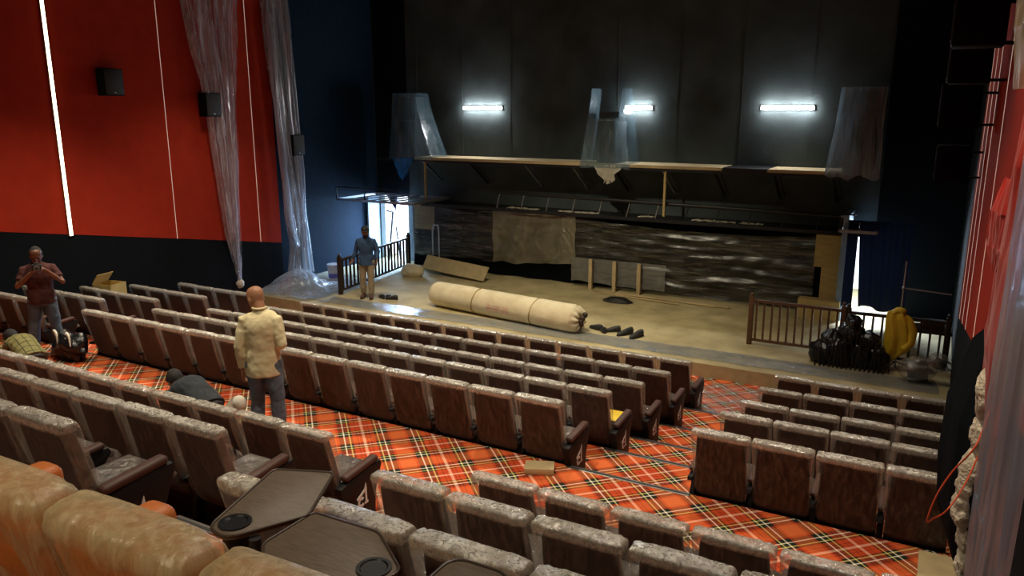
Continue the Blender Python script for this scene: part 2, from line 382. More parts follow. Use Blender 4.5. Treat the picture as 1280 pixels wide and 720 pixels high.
# thin panel seams, glow painted in for their glints
for side, x in (('left', XL+.001), ('right', XR-.001)):
    for y in ((11.4, 13.8) if side == 'left' else (9.4, 11.4, 12.6, 13.8)):
        bm = B(); box(bm, (x-.004, y-.005, zr(y)), (x+.004, y+.005, ZC)); struct('trim_seam_'+side, bm, 'dot')
# LED strips
def ledstrip(x, y, side, lab):
    t = thing('led_strip', lab, 'wall light', (x, y, zr(y)-.03))
    bm = B(); box(bm, (-.02 if side < 0 else -.02, -.045, 0), (.02, .045, ZC-zr(y)), .004); finish('channel', bm, 'gmetal', t)
    bm = B(); box(bm, (.018*(-side)-.012, -.03, .01), (.018*(-side)+.012, .03, ZC-zr(y)), .004); finish('diffuser', bm, 'ledwarm', t)
ledstrip(XL+.01, 9.0, -1, 'long vertical glowing warm white LED strip on the red left wall')
# stage platform
bm = B()
box(bm, (XL-.02, 13.20, 0), (XR+.02, YB+2.4, ZS), 0)
struct('floor_stage', bm, 'ply')
bm = B(); box(bm, (XL-.02, 13.17, 0), (XR+.02, 13.20, ZS-.002)); struct('trim_2', bm, 'chip')
# stage sheet-film strip
def flat_film(name, pts, z, m, lab, cat, amp=.012, nu=40, nv=10, grp=None):
    a, b, c, d = [V((p[0], p[1], 0)) for p in pts]
    bm = B()
    def fn(u, v):
        p = (a*(1-u)+b*u)*(1-v)+(d*(1-u)+c*u)*v
        e = .05*nz(p.x*2.1, p.y*2.1)
        return V((p.x+e, p.y+e, z+.006+amp*(nz(p.x*3.1, p.y*3.1, 3)+.8*abs(nz(p.x*7, p.y*7, 8)))+amp))
    sheet(bm, fn, nu, nv)
    o = finish(name, bm, m, angle=80); return tag(o, lab, cat, grp)
flat_film('plastic_sheet', [(-12.5, 13.32), (.30, 13.40), (.30, 14.02), (-12.5, 13.90)], ZS, 'film_floor', 'long bluish grey plastic sheet laid along the front edge of the stage', 'plastic sheet', .010, 160, 10)
flat_film('plastic_sheet', [(-14.5, 11.6), (-11.0, 11.6), (-11.0, 12.95), (-14.5, 12.95)], 0, 'film_clear', 'crumpled clear plastic over the carpet at the front left corner', 'plastic sheet', .04, 60, 30)
flat_film('plastic_sheet', [(-3.15, 10.95), (-1.55, 10.95), (-1.55, 12.95), (-3.15, 12.95)], .0, 'film_clear', 'clear plastic over the tartan carpet at the foot of the right aisle', 'plastic sheet', .02, 50, 50)
flat_film('plastic_sheet', [(-14.6, 13.4), (-12.6, 13.4), (-12.6, 15.9), (-14.6, 15.9)], ZS, 'film_floor', 'pale plastic sheet on the stage floor beside the white bucket', 'plastic sheet', .025, 40, 40)
# crumpled film heap under the hanging drape
bm = B()
def heap(u, v):
    x = -14.5+u*1.75; y = 13.2+v*1.9
    e = max(0, 1-((u-.30)/.5)**2-((v-.55)/.55)**2)
    return V((x, y, ZS+.02+.42*e*e+.07*abs(nz(x*3, y*3, 2))+.05*abs(nz(x*7, y*7, 5))))
sheet(bm, heap, 44, 40)
tag(finish('plastic_heap', bm, 'film_wall', angle=80), 'heap of crumpled pale plastic on the floor under the hanging drapes', 'plastic heap')

# ------------------------------------------------------------------ cinema seats
PW = .56
def cy_(z): return .10-.155*(z-.27)/.66
def ringslab(bm, lev, n=40, expo=5, cap0=True, cap1=True, dis=0, seed=0):
    rings = []
    for (z, hw, ht, dy) in lev:
        ring = []
        for k in range(n):
            a = 2*PI*(k+.5)/n; ca, sa = math.cos(a), math.sin(a)
            x = math.copysign(abs(ca)**(2/expo), ca)*hw; y = math.copysign(abs(sa)**(2/expo), sa)*ht
            if dis:
                q = dis*(nz(math.cos(a)*4+seed, math.sin(a)*4, z*2.2)+.6*nz(x*30+seed, sa*3, z*9)+(.8*nz(x*48+seed, sa*5, z*40) if z > .87 else .35*nz(x*60+seed, sa*3, z*6)))
                z_ = z
                x += q*ca; y += q*sa*1.2
            ring.append(bm.verts.new((x, cy_(z)+dy+y, z+(.005*nz(x*26+seed, y*20) if dis and z > .90 else 0))))
        rings.append(ring)
    for i in range(len(rings)-1):
        for k in range(n): bm.faces.new((rings[i][k], rings[i][(k+1) % n], rings[i+1][(k+1) % n], rings[i+1][k]))
    if cap0: bm.faces.new(rings[0][::-1])
    if cap1: bm.faces.new(rings[-1])
def seat_parts(seed):
    d = {}
    bm = B(); ringslab(bm, [(.22, .20, .022, .02), (.24, .226, .036, .01), (.30, .238, .045, 0), (.5, .238, .05, 0), (.7, .230, .052, 0), (.85, .219, .052, 0), (.885, .212, .050, 0), (.905, .198, .040, 0), (.914, .17, .022, 0)])
    d['backrest'] = (bm, 'seat')
    lev = [(.275, .242, .052, .004)]+[(.31+.04*i, .245+.0015*i, .058+.0006*i, 0) for i in range(15)]+[(.895, .266, .067, 0), (.912, .267, .066, 0), (.930, .267, .064, 0), (.943, .264, .058, 0), (.951, .256, .048, 0), (.955, .235, .034, 0), (.957, .17, .012, 0)]
    bm = B(); ringslab(bm, lev, n=96, expo=7, cap0=False, dis=.007, seed=seed)
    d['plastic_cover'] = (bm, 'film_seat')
    bm = B(); box(bm, (-.222, .13, .31), (.222, .60, .415), .04, 3); d['seat_cushion'] = (bm, 'seat')
    bm = B()
    def fn(u, v):
        x = -.232+.464*u; y = .12+.50*v
        ed = min(1, 6*min(u, 1-u, 1-v)+.0)
        return V((x, y, .345+.082*ed**.4+.009*(nz(x*14+seed, y*14)+abs(nz(x*30, y*30+seed)))))
    sheet(bm, fn, 26, 26); d['cushion_film'] = (bm, 'film_cushion')
    bm = B()
    prism(bm, [(.06, 0), (.34, 0), (.36, .22), (.44, .38), (.50, .445), (.48, .485), (.30, .480), (.10, .445), (-.01, .435), (-.02, .40), (.10, .37), (.14, .32), (.07, .2)], 'x', -.025, .025, .008)
    d['armrest'] = (bm, 'shell')
    bm = B(); box(bm, (-.036, .06, 0), (.036, .46, .045), .021, 3, Matrix.Translation((0, 0, .452)) @ Matrix.Rotation(.08, 4, 'X')); d['arm_pad'] = (bm, 'pad')
    bm = B(); box(bm, (-.240, .12, .0), (.240, .34, .31), .01); d['underseat_block'] = (bm, 'shell')  # added black block keeping the gap under the seat dark
    return d
def end_panel(parent, sx):
    """solid side panel with its white emblem at an aisle end"""
    t = finish('side_panel', _end(sx), 'shell', parent)
    p = finish('arm_pad', _endpad(), 'pad', t)
    bm = B(); x = sx*.042; dz = -.08
    # emblem: slanted roof stroke, upright stroke and an open ring beneath
    def q(y0, z0, y1, z1, w): bar(bm, (x, y0, z0), (x, y1, z1), .004, w, (1, 0, 0)) if False else prism(bm, stroke(y0, z0, y1, z1, w), 'x', x-.002, x+.002)
    q(.17, .33+dz, .295, .395+dz, .026); q(.290, .385+dz, .294, .26+dz, .022); q(.268, .262+dz, .318, .262+dz, .020)
    ring = [(.225+.036*math.cos(a), .290+dz+.036*math.sin(a)) for a in [math.radians(40+28*i) for i in range(11)]]
    for (a, b), (c, e) in zip(ring[:-1], ring[1:]): q(a, b, c, e, .026)
    prism(bm, [(.262, .375+dz), (.305, .375+dz), (.295, .45+dz)], 'x', x-.002, x+.002)
    finish('emblem', bm, 'white', t, smooth=False)
def stroke(y0, z0, y1, z1, w):
    d = V((y1-y0, z1-z0)).normalized(); n = V((-d.y, d.x))*w/2
    return [(y0+n.x, z0+n.y), (y1+n.x, z1+n.y), (y1-n.x, z1-n.y), (y0-n.x, z0-n.y)]
def _end(sx):
    bm = B()
    prism(bm, [(.04, 0), (.42, 0), (.44, .22), (.50, .38), (.54, .455), (.52, .50), (.30, .495), (.08, .46), (-.03, .44), (-.03, .38), (.03, .30)], 'x', -.040, .040, .012)
    return bm
def _endpad():
    bm = B(); box(bm, (-.044, .05, 0), (.044, .50, .06), .028, 4, Matrix.Translation((0, 0, .462)) @ Matrix.Rotation(.08, 4, 'X')); return bm
protos = []
def make_seat(seed):
    t = thing('cinema_seat', 'x', 'seat')
    for k, (bm, m) in seat_parts(seed).items():
        if k in ('armrest', 'arm_pad', 'cushion_film'): continue
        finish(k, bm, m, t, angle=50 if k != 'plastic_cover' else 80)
    d = seat_parts(seed)
    a = finish('armrest', d['armrest'][0], 'shell', t); a.location = (-PW/2, 0, 0)
    finish('arm_pad', d['arm_pad'][0], 'pad', a)
    finish('cushion_film', d['cushion_film'][0], 'film_cushion', t, angle=80)
    return t
protos = [make_seat(s*3.7) for s in range(5)]
used = [False]*5
ORD = ['leftmost', 'second', 'third', 'fourth', 'fifth', 'sixth', 'seventh', 'eighth', 'ninth', 'tenth', 'eleventh', 'twelfth', 'thirteenth', 'rightmost']
def seat(x, y, z, label, group, first, last, rng):
    k = rng.randrange(5)
    if not used[k]: t = protos[k]; used[k] = True
    else: t = copy_tree(protos[k])
    t.location = (x, y+.10, z); t.rotation_euler = (rng.uniform(-.012, .012), 0, rng.uniform(-.010, .010))
    tag(t, label, 'seat', group)
    return t
def row(key, x0, n, block, rowname, group, seq, i0=0, last_panel=True, ntot=None, pw=PW):
    rng = random.Random(hash_(key+block))
    ntot = ntot or n
    for i in range(n):
        j = i+i0
        pos = 'leftmost' if j == 0 else ('rightmost' if j == ntot-1 else ORD[j]+' from the left')
        lab = 'wrapped brown seat, %s, %s of the %s' % (pos, rowname, block)
        t = seat(x0+(i+.5)*pw, RY[key], FL[key], lab, group, i == 0, i == n-1, rng)
        if pw != PW:
            for ch in t.children:
                if ch.name.startswith('armrest'): ch.location.x = -pw/2
        if i == n-1 and last_panel: ends.append((t, pw))
        if i == 0: starts.append((t, pw))
    
def hash_(s): return sum((i+1)*ord(c) for i, c in enumerate(s))
ends = []; starts = []
XO = {'LA': -10.95, 'LB': -10.85, 'LC': -10.82, 'LD': -10.80, 'LE': -10.83}
RN = {'LA': 'rear row', 'LB': 'fourth row', 'LC': 'third row', 'LD': 'second row', 'LE': 'front row'}
for k in ('LA', 'LB', 'LC', 'LD', 'LE'):
    row(k, XO[k], 14, 'front centre block', RN[k], 'seats of the front centre block, '+RN[k], 0)
    row(k, -1.80, 4, 'front right block', RN[k], 'seats of the front right block, '+RN[k], 0, last_panel=False, pw=.548)
    row(k, -14.38, 4, 'front left block', RN[k], 'seats of the front left block, '+RN[k], 0)
row('B1', -8.75-.56, 9, 'rear left block', 'first row', 'seats of the rear left block, first row', 0)
row('B2', -8.68+.56*2, 6, 'rear left block', 'second row', 'seats of the rear left block, second row', 0)
row('B3', -8.60+.56*5, 3, 'rear left block', 'third row', 'seats of the rear left block, third row', 0)
row('B1', -2.88, 6, 'rear right block', 'first row', 'seats of the rear right block, first row', 0, last_panel=False)
row('B2', -2.90, 5, 'rear right block', 'second row', 'seats of the rear right block, second row', 0, last_panel=False)
row('B3', -2.91, 4, 'rear right block', 'third row', 'seats of the rear right block, third row', 0, last_panel=False)
# end panels: one mesh shared by copies
e0 = None
for t, pw in ends:
    if e0 is None:
        end_panel(t, 1); e0 = [c for c in t.children if c.name.startswith('side_panel')][0]; e0.location = (pw/2+.012, 0, 0)
    else:
        c = copy_tree(e0, t); c.location = (pw/2+.012, 0, 0)

# ------------------------------------------------------------------ orange recliners in the foreground
def recliner_parts():
    W = .78
    d = {}
    def slab(lev, n, expo, dis, cap0, seed):
        bm = B(); rings = []
        for z, hw, ht, dy in lev:
            ring = []
            for k in range(n):
                a = 2*PI*(k+.5)/n; ca, sa = math.cos(a), math.sin(a)
                x = math.copysign(abs(ca)**(2/expo), ca)*hw; y = math.copysign(abs(sa)**(2/expo), sa)*ht
                q = dis*(nz(ca*3+seed, sa*3, z*3)+.7*nz(x*14+seed, sa*2, z*4)); x += q*ca; y += q*sa
                ring.append(bm.verts.new((x, dy+y, z)))
            rings.append(ring)
        for i in range(len(rings)-1):
            for k in range(n): bm.faces.new((rings[i][k], rings[i][(k+1) % n], rings[i+1][(k+1) % n], rings[i+1][k]))
        if cap0: bm.faces.new(rings[0][::-1])
        bm.faces.new(rings[-1]); return bm
    d['backrest'] = (slab([(.2, .34, .08, .12), (.24, .365, .10, .11), (.5, .37, .11, .05), (.72, .368, .11, 0), (.80, .36, .10, -.01), (.84, .34, .08, -.015), (.86, .29, .04, -.015)], 44, 5, .004, True, 1), 'orange')
    d['plastic_cover'] = (slab([(.16, .370, .115, .12)]+[(.22+.08*i, .372+.0007*i, .120, .11-.016*i) for i in range(7)]+[(.80, .377, .118, -.01), (.85, .370, .10, -.015), (.875, .34, .07, -.015), (.885, .27, .03, -.015)], 72, 7, .010, False, 5), 'film_orange')
    bm = B(); box(bm, (-.27, .16, .18), (.235, .42, .34), .06, 4); d['seat_cushion'] = (bm, 'orange')
    bm = B(); box(bm, (-.33, .10, .0), (.33, .42, .18), .02, 2); d['base'] = (bm, 'shell')
    return d, W
def arm_mesh():
    bm = B(); box(bm, (-.085, .14, .03), (.085, .45, .60), .05, 4); return bm
def make_recliner():
    t = thing('recliner', 'x', 'recliner seat')
    d, W = recliner_parts()
    for k, (bm, m) in d.items(): finish(k, bm, m, t, angle=80 if 'plastic' in k else 50)
    a = finish('armrest', arm_mesh(), 'orange', t); a.location = (-.455, 0, .02)
    return t
RX = [-4.22, -3.44, -2.66, -1.875, -1.09, -.31]
labs = ['orange leather recliner under plastic, its arm showing at the left edge', 'orange recliner back under plastic in the bottom left corner', 'orange recliner back under plastic, whole in the bottom left foreground', 'orange recliner under plastic below the tray with the near cup hole', 'orange recliner under plastic below the bottom middle tray']
r0 = make_recliner()
for i in range(5):
    t = r0 if i == 0 else copy_tree(r0)
    t.location = (RX[i]+.385, 1.49, FL['B4']-.015); tag(t, labs[i], 'recliner seat', 'orange recliners in the foreground')
    if i == 0: continue
def make_tray(lab, x, y, z, rot, cup, outline, tw=.018, postx=0):
    t = thing('folding_tray', lab, 'tray', (x, y, z), rot, 'folding trays of the recliners')
    bm = B()
    prism(bm, outline, 'z', -tw/2, tw/2, .005)
    finish('tray_top', bm, 'tray', t)
    bm = B()
    pts = [V((p[0], p[1], tw/2)) for p in outline]; pts.append(pts[0])
    for a, b in zip(pts[:-1], pts[1:]): cyl(bm, a, b, .006, n=8); sphere(bm, a, .006, 8)
    finish('rim', bm, 'trayrim', t)
    bm = B()
    for r, z0, z1 in ((.047, tw/2+.001, -.055),):
        n = 32
        rings = [[(R*math.cos(2*PI*k/n), R*math.sin(2*PI*k/n), zz) for k in range(n)] for R, zz in ((.060, tw/2), (.060, tw/2+.006), (.048, tw/2+.006), (.043, tw/2+.0015), (.0, tw/2+.0012))]
        vr = [[bm.verts.new((cup[0]+p[0], cup[1]+p[1], p[2])) for p in rg] for rg in rings]
        for i in range(len(vr)-1):
            for k in range(n): bm.faces.new((vr[i][k], vr[i][(k+1) % n], vr[i+1][(k+1) % n], vr[i+1][k]))
    bmesh.ops.remove_doubles(bm, verts=bm.verts, dist=.0005)
    finish('cup_ring', bm, 'dark', t)
    bm = B(); cyl(bm, (cup[0], cup[1], -tw/2), (cup[0], cup[1], -.10), .052, .046, 28); finish('cup_holder', bm, 'dark', t)
    bm = B(); cyl(bm, (cup[0]+postx, cup[1]-.02, -tw/2), (cup[0]+postx, cup[1]-.02, -.17), .022, n=14); finish('swivel_post', bm, 'metal', t)
    return t
def rounded(poly, r=.04, n=5):
    out = []
    m = len(poly)
    for i in range(m):
        p0, p, p1 = V(poly[i-1]), V(poly[i]), V(poly[(i+1) % m])
        rr = r if isinstance(r, (int, float)) else r[i]
        a = p+(p0-p).normalized()*rr; b = p+(p1-p).normalized()*rr
        for k in range(n+1):
            t = k/n; out.append(((1-t)**2*a+2*t*(1-t)*p+t*t*b)[:])
    return out
zt = EYE-1.5
make_tray('brown folding tray with a round cup hole at its near end, left of the two', -2.155, 1.80, zt, 0, (0, 0), rounded([(-.06, -.075), (.055, -.095), (.20, .17), (.045, .49), (-.20, .39)], [.055, .055, .03, .03, .03]), postx=.12)
make_tray('wide brown folding tray with a cup hole at its right corner', -1.525, 1.82, zt-.005, 0, (0, 0), rounded([(.05, -.09), (.09, .03), (-.13, .19), (-.435, .185), (-.44, -.07), (-.30, -.20)], [.05, .04, .03, .03, .03, .04]), postx=-.05)
make_tray('brown folding tray cut off by the bottom edge, right of the wide one', -1.20, 1.66, zt+.03, 0, (.02, -.12), rounded([(-.10, -.25), (.14, -.25), (.13, .30), (-.10, .30)], [.05, .05, .07, .07]))

# ------------------------------------------------------------------ wall speakers
def wall_speaker(loc, size, lab, face, grp, yaw=0, bracket=None):
    t = thing('wall_speaker', lab, 'speaker', loc, yaw, grp)
    w, d, h = size
    bm = B(); box(bm, (-w/2, -d/2, -h/2), (w/2, d/2, h/2), .015); finish('cabinet', bm, 'black', t)
    bm = B()
    if face == 'x': box(bm, (w/2, -d/2+.02, -h/2+.02), (w/2+.012, d/2-.02, h/2-.02), .004)
    elif face == '-x': box(bm, (-w/2-.012, -d/2+.02, -h/2+.02), (-w/2, d/2-.02, h/2-.02), .004)
    finish('grille', bm, 'rubber', t)
    bm = B()
    if face == 'x': box(bm, (w/2+.012, -.02, -h/2+.05), (w/2+.016, .02, -h/2+.07))
    else: box(bm, (-w/2-.016, -.02, -h/2+.05), (-w/2-.012, .02, -h/2+.07))
    finish('badge', bm, 'gmetal', t)
    if bracket:
        bm = B()
        for z in (-h*.42, h*.30): bar(bm, (w/2-.02, d/2-.1, z), (bracket, d/2-.02, z), .03, .03)
        bar(bm, (bracket, d/2-.02, -h*.46), (bracket, d/2-.02, h*.34), .03, .03); bar(bm, (w/2+.03, d/2-.05, -h*.46), (w/2+.03, d/2-.05, h*.34), .02, .02)
        finish('bracket', bm, 'metal', t)
    return t
for y, z, lab in ((10.1, EYE+.51, 'black box speaker on the red left wall beside the glowing strip'), (12.47, EYE+.09, 'black box speaker on the left wall behind the first hanging plastic'), (15.05, EYE-.9, 'black box speaker at the edge of the red panel, behind the second plastic')):
    wall_speaker((XL+.14, y, z), (.24, .42, .52), lab, 'x', 'speakers on the left wall')
for x, y, z, w, d, h, lab in ((.15, 8.6, EYE+.80, .42, .45, .50, 'topmost of the black speakers bracketed to the right wall'), (.125, 9.6, EYE+.51, .38, .45, .52, 'second black speaker from the top on the right wall, tilted face'), (.095, 11.0, EYE+.03, .42, .45, .52, 'third black speaker from the top on the right wall'), (.10, 13.0, EYE-.76, .42, .45, .50, 'lowest black speaker on the right wall, near the stage')):
    wall_speaker((x, y, z), (w, d, h), lab, '-x', 'speakers on the right wall', bracket=.465-x)

# ------------------------------------------------------------------ screen wall shelf, brackets, speakers, lights
YSH = 17.5; ZSH = EYE-1.25
t = thing('wall_shelf', 'long raw timber shelf bracketed to the black screen wall', 'shelf', (0, 0, 0))
for i, (x0, x1, m) in enumerate(((-12.62, -7.55, 'shelf'), (-7.53, -4.32, 'shelf'), (-4.30, -3.35, 'metal'), (-3.33, -1.75, 'shelf'))):
    bm = B(); box(bm, (x0, YSH, ZSH-.09), (x1, YB-.01, ZSH-.02), .004); o = finish('shelf_board', bm, m, t, smooth=False)
    if m == 'metal': o['label'] = 'black section of the shelf'
bm = B(); bar(bm, (-13.9, YSH+.06, ZSH-.12), (-1.2, YSH+.06, ZSH-.12), .06, .06); bar(bm, (-13.9, YB-.06, ZSH-.12), (-1.2, YB-.06, ZSH-.12), .06, .06); finish('support_rail', bm, 'metal', t, smooth=False)
for x in (-12.4, -10.9, -9.26, -7.94, -6.86, -5.67, -4.47, -3.2, -2.0):
    bm = B(); bar(bm, (x, YSH+.05, ZSH-.12), (x+.02, YB-.02, ZSH-.74), .05, .05); bar(bm, (x+.1, YSH+.12, ZSH-.14), (x+.12, YB-.02, ZSH-.70), .015, .015)
    finish('strut', bm, 'gmetal' if x in (-7.94, -5.67, -9.26) else 'metal', t, smooth=False)
# posts under the shelf
for x, m, lab in ((-12.35, 'board', 'thin wooden post under the left end of the shelf'), (-5.62, 'board', 'thin pale post below the middle of the shelf')):
    bm = B(); bar(bm, (x, YSH+.1, EYE-2.45), (x, YSH+.1, ZSH-.1), .05, .05, (0, 1, 0)); tag(finish('post', bm, m, smooth=False), lab, 'post')
# stage speakers on the shelf
def shelf_speaker(x0, x1, lab, lab2, kind, edges):
    w = x1-x0; cx = (edges[0][0]+edges[0][1])/2+.02; w = .76
    t = thing('screen_speaker', lab, 'speaker', (cx, YSH+.42, ZSH-.02), 0, 'speakers on the shelf')
    bm = B(); box(bm, (-w*.36, -.28, 0), (w*.36, .28, .98), .02); finish('bass_cabinet', bm, 'cabinet', t)
    bm = B(); box(bm, (-w*.34, -.22, .98), (w*.34, .25, 1.20 if kind == 1 else 1.58), .02); h = finish('horn_cabinet', bm, 'cabinet', t)
    bm = B(); cyl(bm, (0, -.29, .45), (0, -.27, .45), .26, n=28); finish('woofer', bm, 'rubber', t)
    bm = B(); (a0, a1, b0, b1), hz = edges
    def fn(u, v):
        vv = v**1.3
        xa = a0*(1-vv)+b0*vv; xb = a1*(1-vv)+b1*vv; f = max(0, min(1, (u-.14)/.72))
        x = xa+(xb-xa)*f-cx; side_ = max(0, .14-u, u-.86)/.14
        y = -(.34+.12*v)*(1-side_**1.0)*1.0+.30*side_*1.0
        z = hz*(1-v)-.06*v
        if kind == 1 and v < .45:
            g = (u-.5)/.36
            if abs(g) < .78: z = min(z, 1.06-.06*v)
            elif abs(g) < 1: z = min(z, 1.06+(hz-1.06)*(abs(g)-.78)/.22)
        q = .035*nz(u*7+x0, z*1.6, kind)+.018*nz(u*26+x0, z*3, kind)
        return V((x+q*.6, y-q, z-.12*v*(nz(u*6+x0, 1)+.4)))
    sheet(bm, fn, 70, 30)
    o = finish('draped_sheet', bm, 'film_blue' if kind != 2 else 'film_smoke', angle=80)
    o.location = t.location; tag(o, lab2, 'plastic sheet', 'sheets over the shelf speakers')
EDG = [((-13.36, -12.62, -13.46, -11.98), 1.68), ((-7.50, -6.72, -7.74, -6.45), 1.74), ((-2.00, -1.14, -2.18, -1.12), 1.70)]
shelf_speaker(-13.44, -12.1, 'tall black speaker under a sheet at the left end of the shelf', 'bluish plastic draped over the left shelf speaker', 0, EDG[0])
shelf_speaker(-7.72, -6.50, 'tall black speaker under a sheet at the middle of the shelf', 'light blue plastic draped over the middle shelf speaker', 1, EDG[1])
shelf_speaker(-2.16, -1.13, 'tall black speaker under a sheet at the right end of the shelf', 'dull grey plastic draped over the right shelf speaker', 2, EDG[2])
# torn ends hanging below the shelf
def scrap(x, y, z, w, h, m, lab):
    bm = B()
    def fn(u, v): return V((x+(u-.5)*w*(1-.75*v)+.08*nz(u*4, v*3+x), y+.04*nz(u*5, v*4, x), z-h*v*(.7+.5*nz(u*5+x, 2)+.3)))
    sheet(bm, fn, 12, 12, .004); tag(finish('torn_sheet', bm, m, angle=80), lab, 'plastic scrap')
scrap(-13.0, YSH-.03, ZSH-.05, .75, .55, 'bluetarp', 'bright blue torn end hanging below the left shelf speaker')
scrap(-7.0, YSH-.03, ZSH-.05, .75, .42, 'cap', 'white torn end hanging below the middle shelf speaker')
# tube lights
for x0, x1, lab in ((-11.64, -10.42, 'glowing white tube light left of the middle shelf speaker'), (-6.98, -6.28, 'glowing white tube light just right of the middle shelf speaker'), (-3.76, -2.60, 'glowing white tube light near the right shelf speaker')):
    t = thing('tube_light', lab, 'light', ((x0+x1)/2, YB-.05, EYE+.02), 0, 'tube lights on the screen wall')
    w = (x1-x0)/2
    bm = B(); box(bm, (-w, -.0, -.05), (w, .05, .05), .006); finish('housing', bm, 'gmetal', t)
    bm = B(); box(bm, (-w+.02, -.05, -.045), (w-.02, 0, .045), .02, 3); finish('diffuser', bm, 'led', t)

# ladder-like catwalk frames above the doorways
def catwalk(x0, x1, y0, y1, z, lab, tilt=0):
    t = thing('catwalk_frame', lab, 'metal frame', (0, 0, 0), 0, 'metal frames over the stage doors')
    bm = B()
    for y in (y0, y1): bar(bm, (x0, y, z), (x1, y, z), .06, .06)
    for x in (x0, x1): bar(bm, (x, y0, z), (x, y1, z), .06, .06)
    finish('outer_frame', bm, 'gmetal', t, smooth=False)
    n = int((x1-x0)/.32)
    for i in range(1, n):
        x = x0+(x1-x0)*i/n
        bm = B(); bar(bm, (x-.1, y0, z), (x+.1, y1, z), .10, .025); finish('rung', bm, 'gmetal', t, smooth=False)
    bm = B()
    for x in (x0, (x0+x1)/2-.3): bar(bm, (x, y0, z), (x, y0, z+.34), .03, .03, (0, 1, 0))
    bar(bm, (x0, y0, z+.34), (x1-.4, y0, z+.34), .03, .03)
    finish('guard_rail', bm, 'metal', t, smooth=False)
catwalk(-14.55, -12.0, 16.5, 18.2, EYE-2.42, 'pale metal catwalk frame over the left stage doorway')
catwalk(-1.72, -1.05, 17.0, 18.0, EYE-2.42, 'dark metal catwalk frame over the right stage doorway')
# long rail with ties above the black stage curtain
t = thing('curtain_rail', 'long black pipe rail with slanted ties above the stage curtain', 'rail', (0, 0, 0))
bm = B(); cyl(bm, (-10.4, 17.75, EYE-2.12), (-1.7, 17.75, EYE-2.22), .045); finish('upper_pipe', bm, 'metal', t)
bm = B(); box(bm, (-12.6, 17.7, EYE-2.62), (-1.2, YB-.02, EYE-2.54)); finish('lower_ledge', bm, 'metal', t, smooth=False)
for k in range(12):
    x = -10.2+k*.72
    bm = B(); bar(bm, (x, 17.76, EYE-2.54), (x+.10, 17.75, EYE-2.14), .02, .02); finish('tie', bm, 'gmetal' if k < 7 else 'metal', t, smooth=False)
for k, (x, w) in enumerate(((-9.9, .9), (-8.45, 1.1), (-6.3, .35), (-5.0, 1.0), (-3.9, .5))):  # white strips painted for slits of daylight above the curtain
    bm = B(); sheet(bm, lambda u, v: V((x+w*u, 17.72+.22*v, EYE-2.53+.05*abs(nz(u*5+x, v*3))+.03*abs(nz(u*19+x, v*5)))), 24, 6, .004)
    tag(finish('daylight_slit', bm, 'cap', angle=80), 'white strip of sheet lying on the ledge above the curtain, %s from the left' % ['first', 'second', 'third', 'fourth', 'fifth'][k], 'plastic scrap', 'white strips on the ledge')
# black stage curtain
bm = B()
sheet(bm, lambda u, v: V((-13.1+11.4*u, 18.02+.05*math.sin(u*70)+.03*nz(u*30, v*2), EYE-2.6-v*(EYE-2.6-ZS-.02))), 240, 6, .01)
tag(finish('stage_curtain', bm, 'black', angle=80), 'black curtain hanging below the ledge across the back of the stage', 'curtain')
# hanging film sheets on the curtain
def hung(x0, x1, zt0, zt1, zb0, zb1, y, m, lab, sag=.1, fold=.03, seed=0, nu=90, nv=30):
    bm = B()
    def fn(u, v):
        zt_ = zt0*(1-u)+zt1*u-sag*4*u*(1-u); zb_ = zb0*(1-u)+zb1*u+.08*nz(u*5+seed, 3)-sag*2*u*(1-u)
        z = zt_*(1-v)+zb_*v
        return V((x0+(x1-x0)*u+.05*nz(v*3, seed), y+fold*(nz(u*4+seed, v*12)+.7*nz(u*14+v*5+seed, v*5)), z))
    sheet(bm, fn, nu, nv)
    return tag(finish('hanging_plastic_sheet', bm, m, angle=80), lab, 'plastic sheet', 'plastic sheets hung across the stage')
hung(-13.0, -10.2, EYE-2.63, EYE-2.66, EYE-4.0, EYE-4.0, 17.86, 'film_stage', 'dim clear plastic sheet hung at the left of the stage curtain', .02, .03, 1)
hung(-10.35, -7.95, EYE-2.60, EYE-2.60, EYE-4.0, EYE-3.85, 17.80, 'film_beige', 'beige translucent sheet hung near the middle of the stage curtain', .02, .03, 4)
hung(-8.3, -7.95, EYE-2.60, EYE-2.60, EYE-3.2, EYE-3.75, 17.76, 'film_beige', 'narrow folded beige strip at the edge of the beige sheet', .0, .03, 6, 12)
hung(-8.05, -2.25, EYE-2.62, EYE-2.70, EYE-4.25, EYE-4.36, 17.82, 'film_stage', 'long glossy creased plastic sheet across the right of the stage curtain', .14, .06, 9, 150, 40)
hung(-8.0, -5.55, EYE-3.64, EYE-3.63, EYE-4.25, EYE-4.27, 17.70, 'film_grey', 'low grey plastic panel behind three upright wood studs', .0, .01, 12)
for x, w_ in ((-7.48, 'left'), (-6.85, 'middle'), (-6.22, 'right')):
    bm = B(); box(bm, (x, 17.58, ZS), (x+.09, 17.66, EYE-3.64), .003)
    tag(finish('wood_stud', bm, 'shelf', smooth=False), 'upright wood stud in front of the grey plastic panel, %s of three' % w_, 'wood stud', 'wood studs')
bm = B(); box(bm, (-12.97, 17.90, EYE-3.30), (-12.31, 17.93, EYE-2.60), .004)
tag(finish('board', bm, 'chip', smooth=False), 'square beige board behind the plastic at the left of the stage curtain', 'board')
# inverted U tube
bm = B(); tube(bm, smoothpath([(-12.15, 17.6, ZS), (-12.15, 17.6, EYE-3.25), (-12.06, 17.6, EYE-3.12), (-11.96, 17.6, EYE-3.25), (-11.96, 17.6, ZS)], 6), .02)
tag(finish('bent_pipe', bm, 'gmetal'), 'grey pipe bent like an upside-down U before the left sheet', 'pipe')
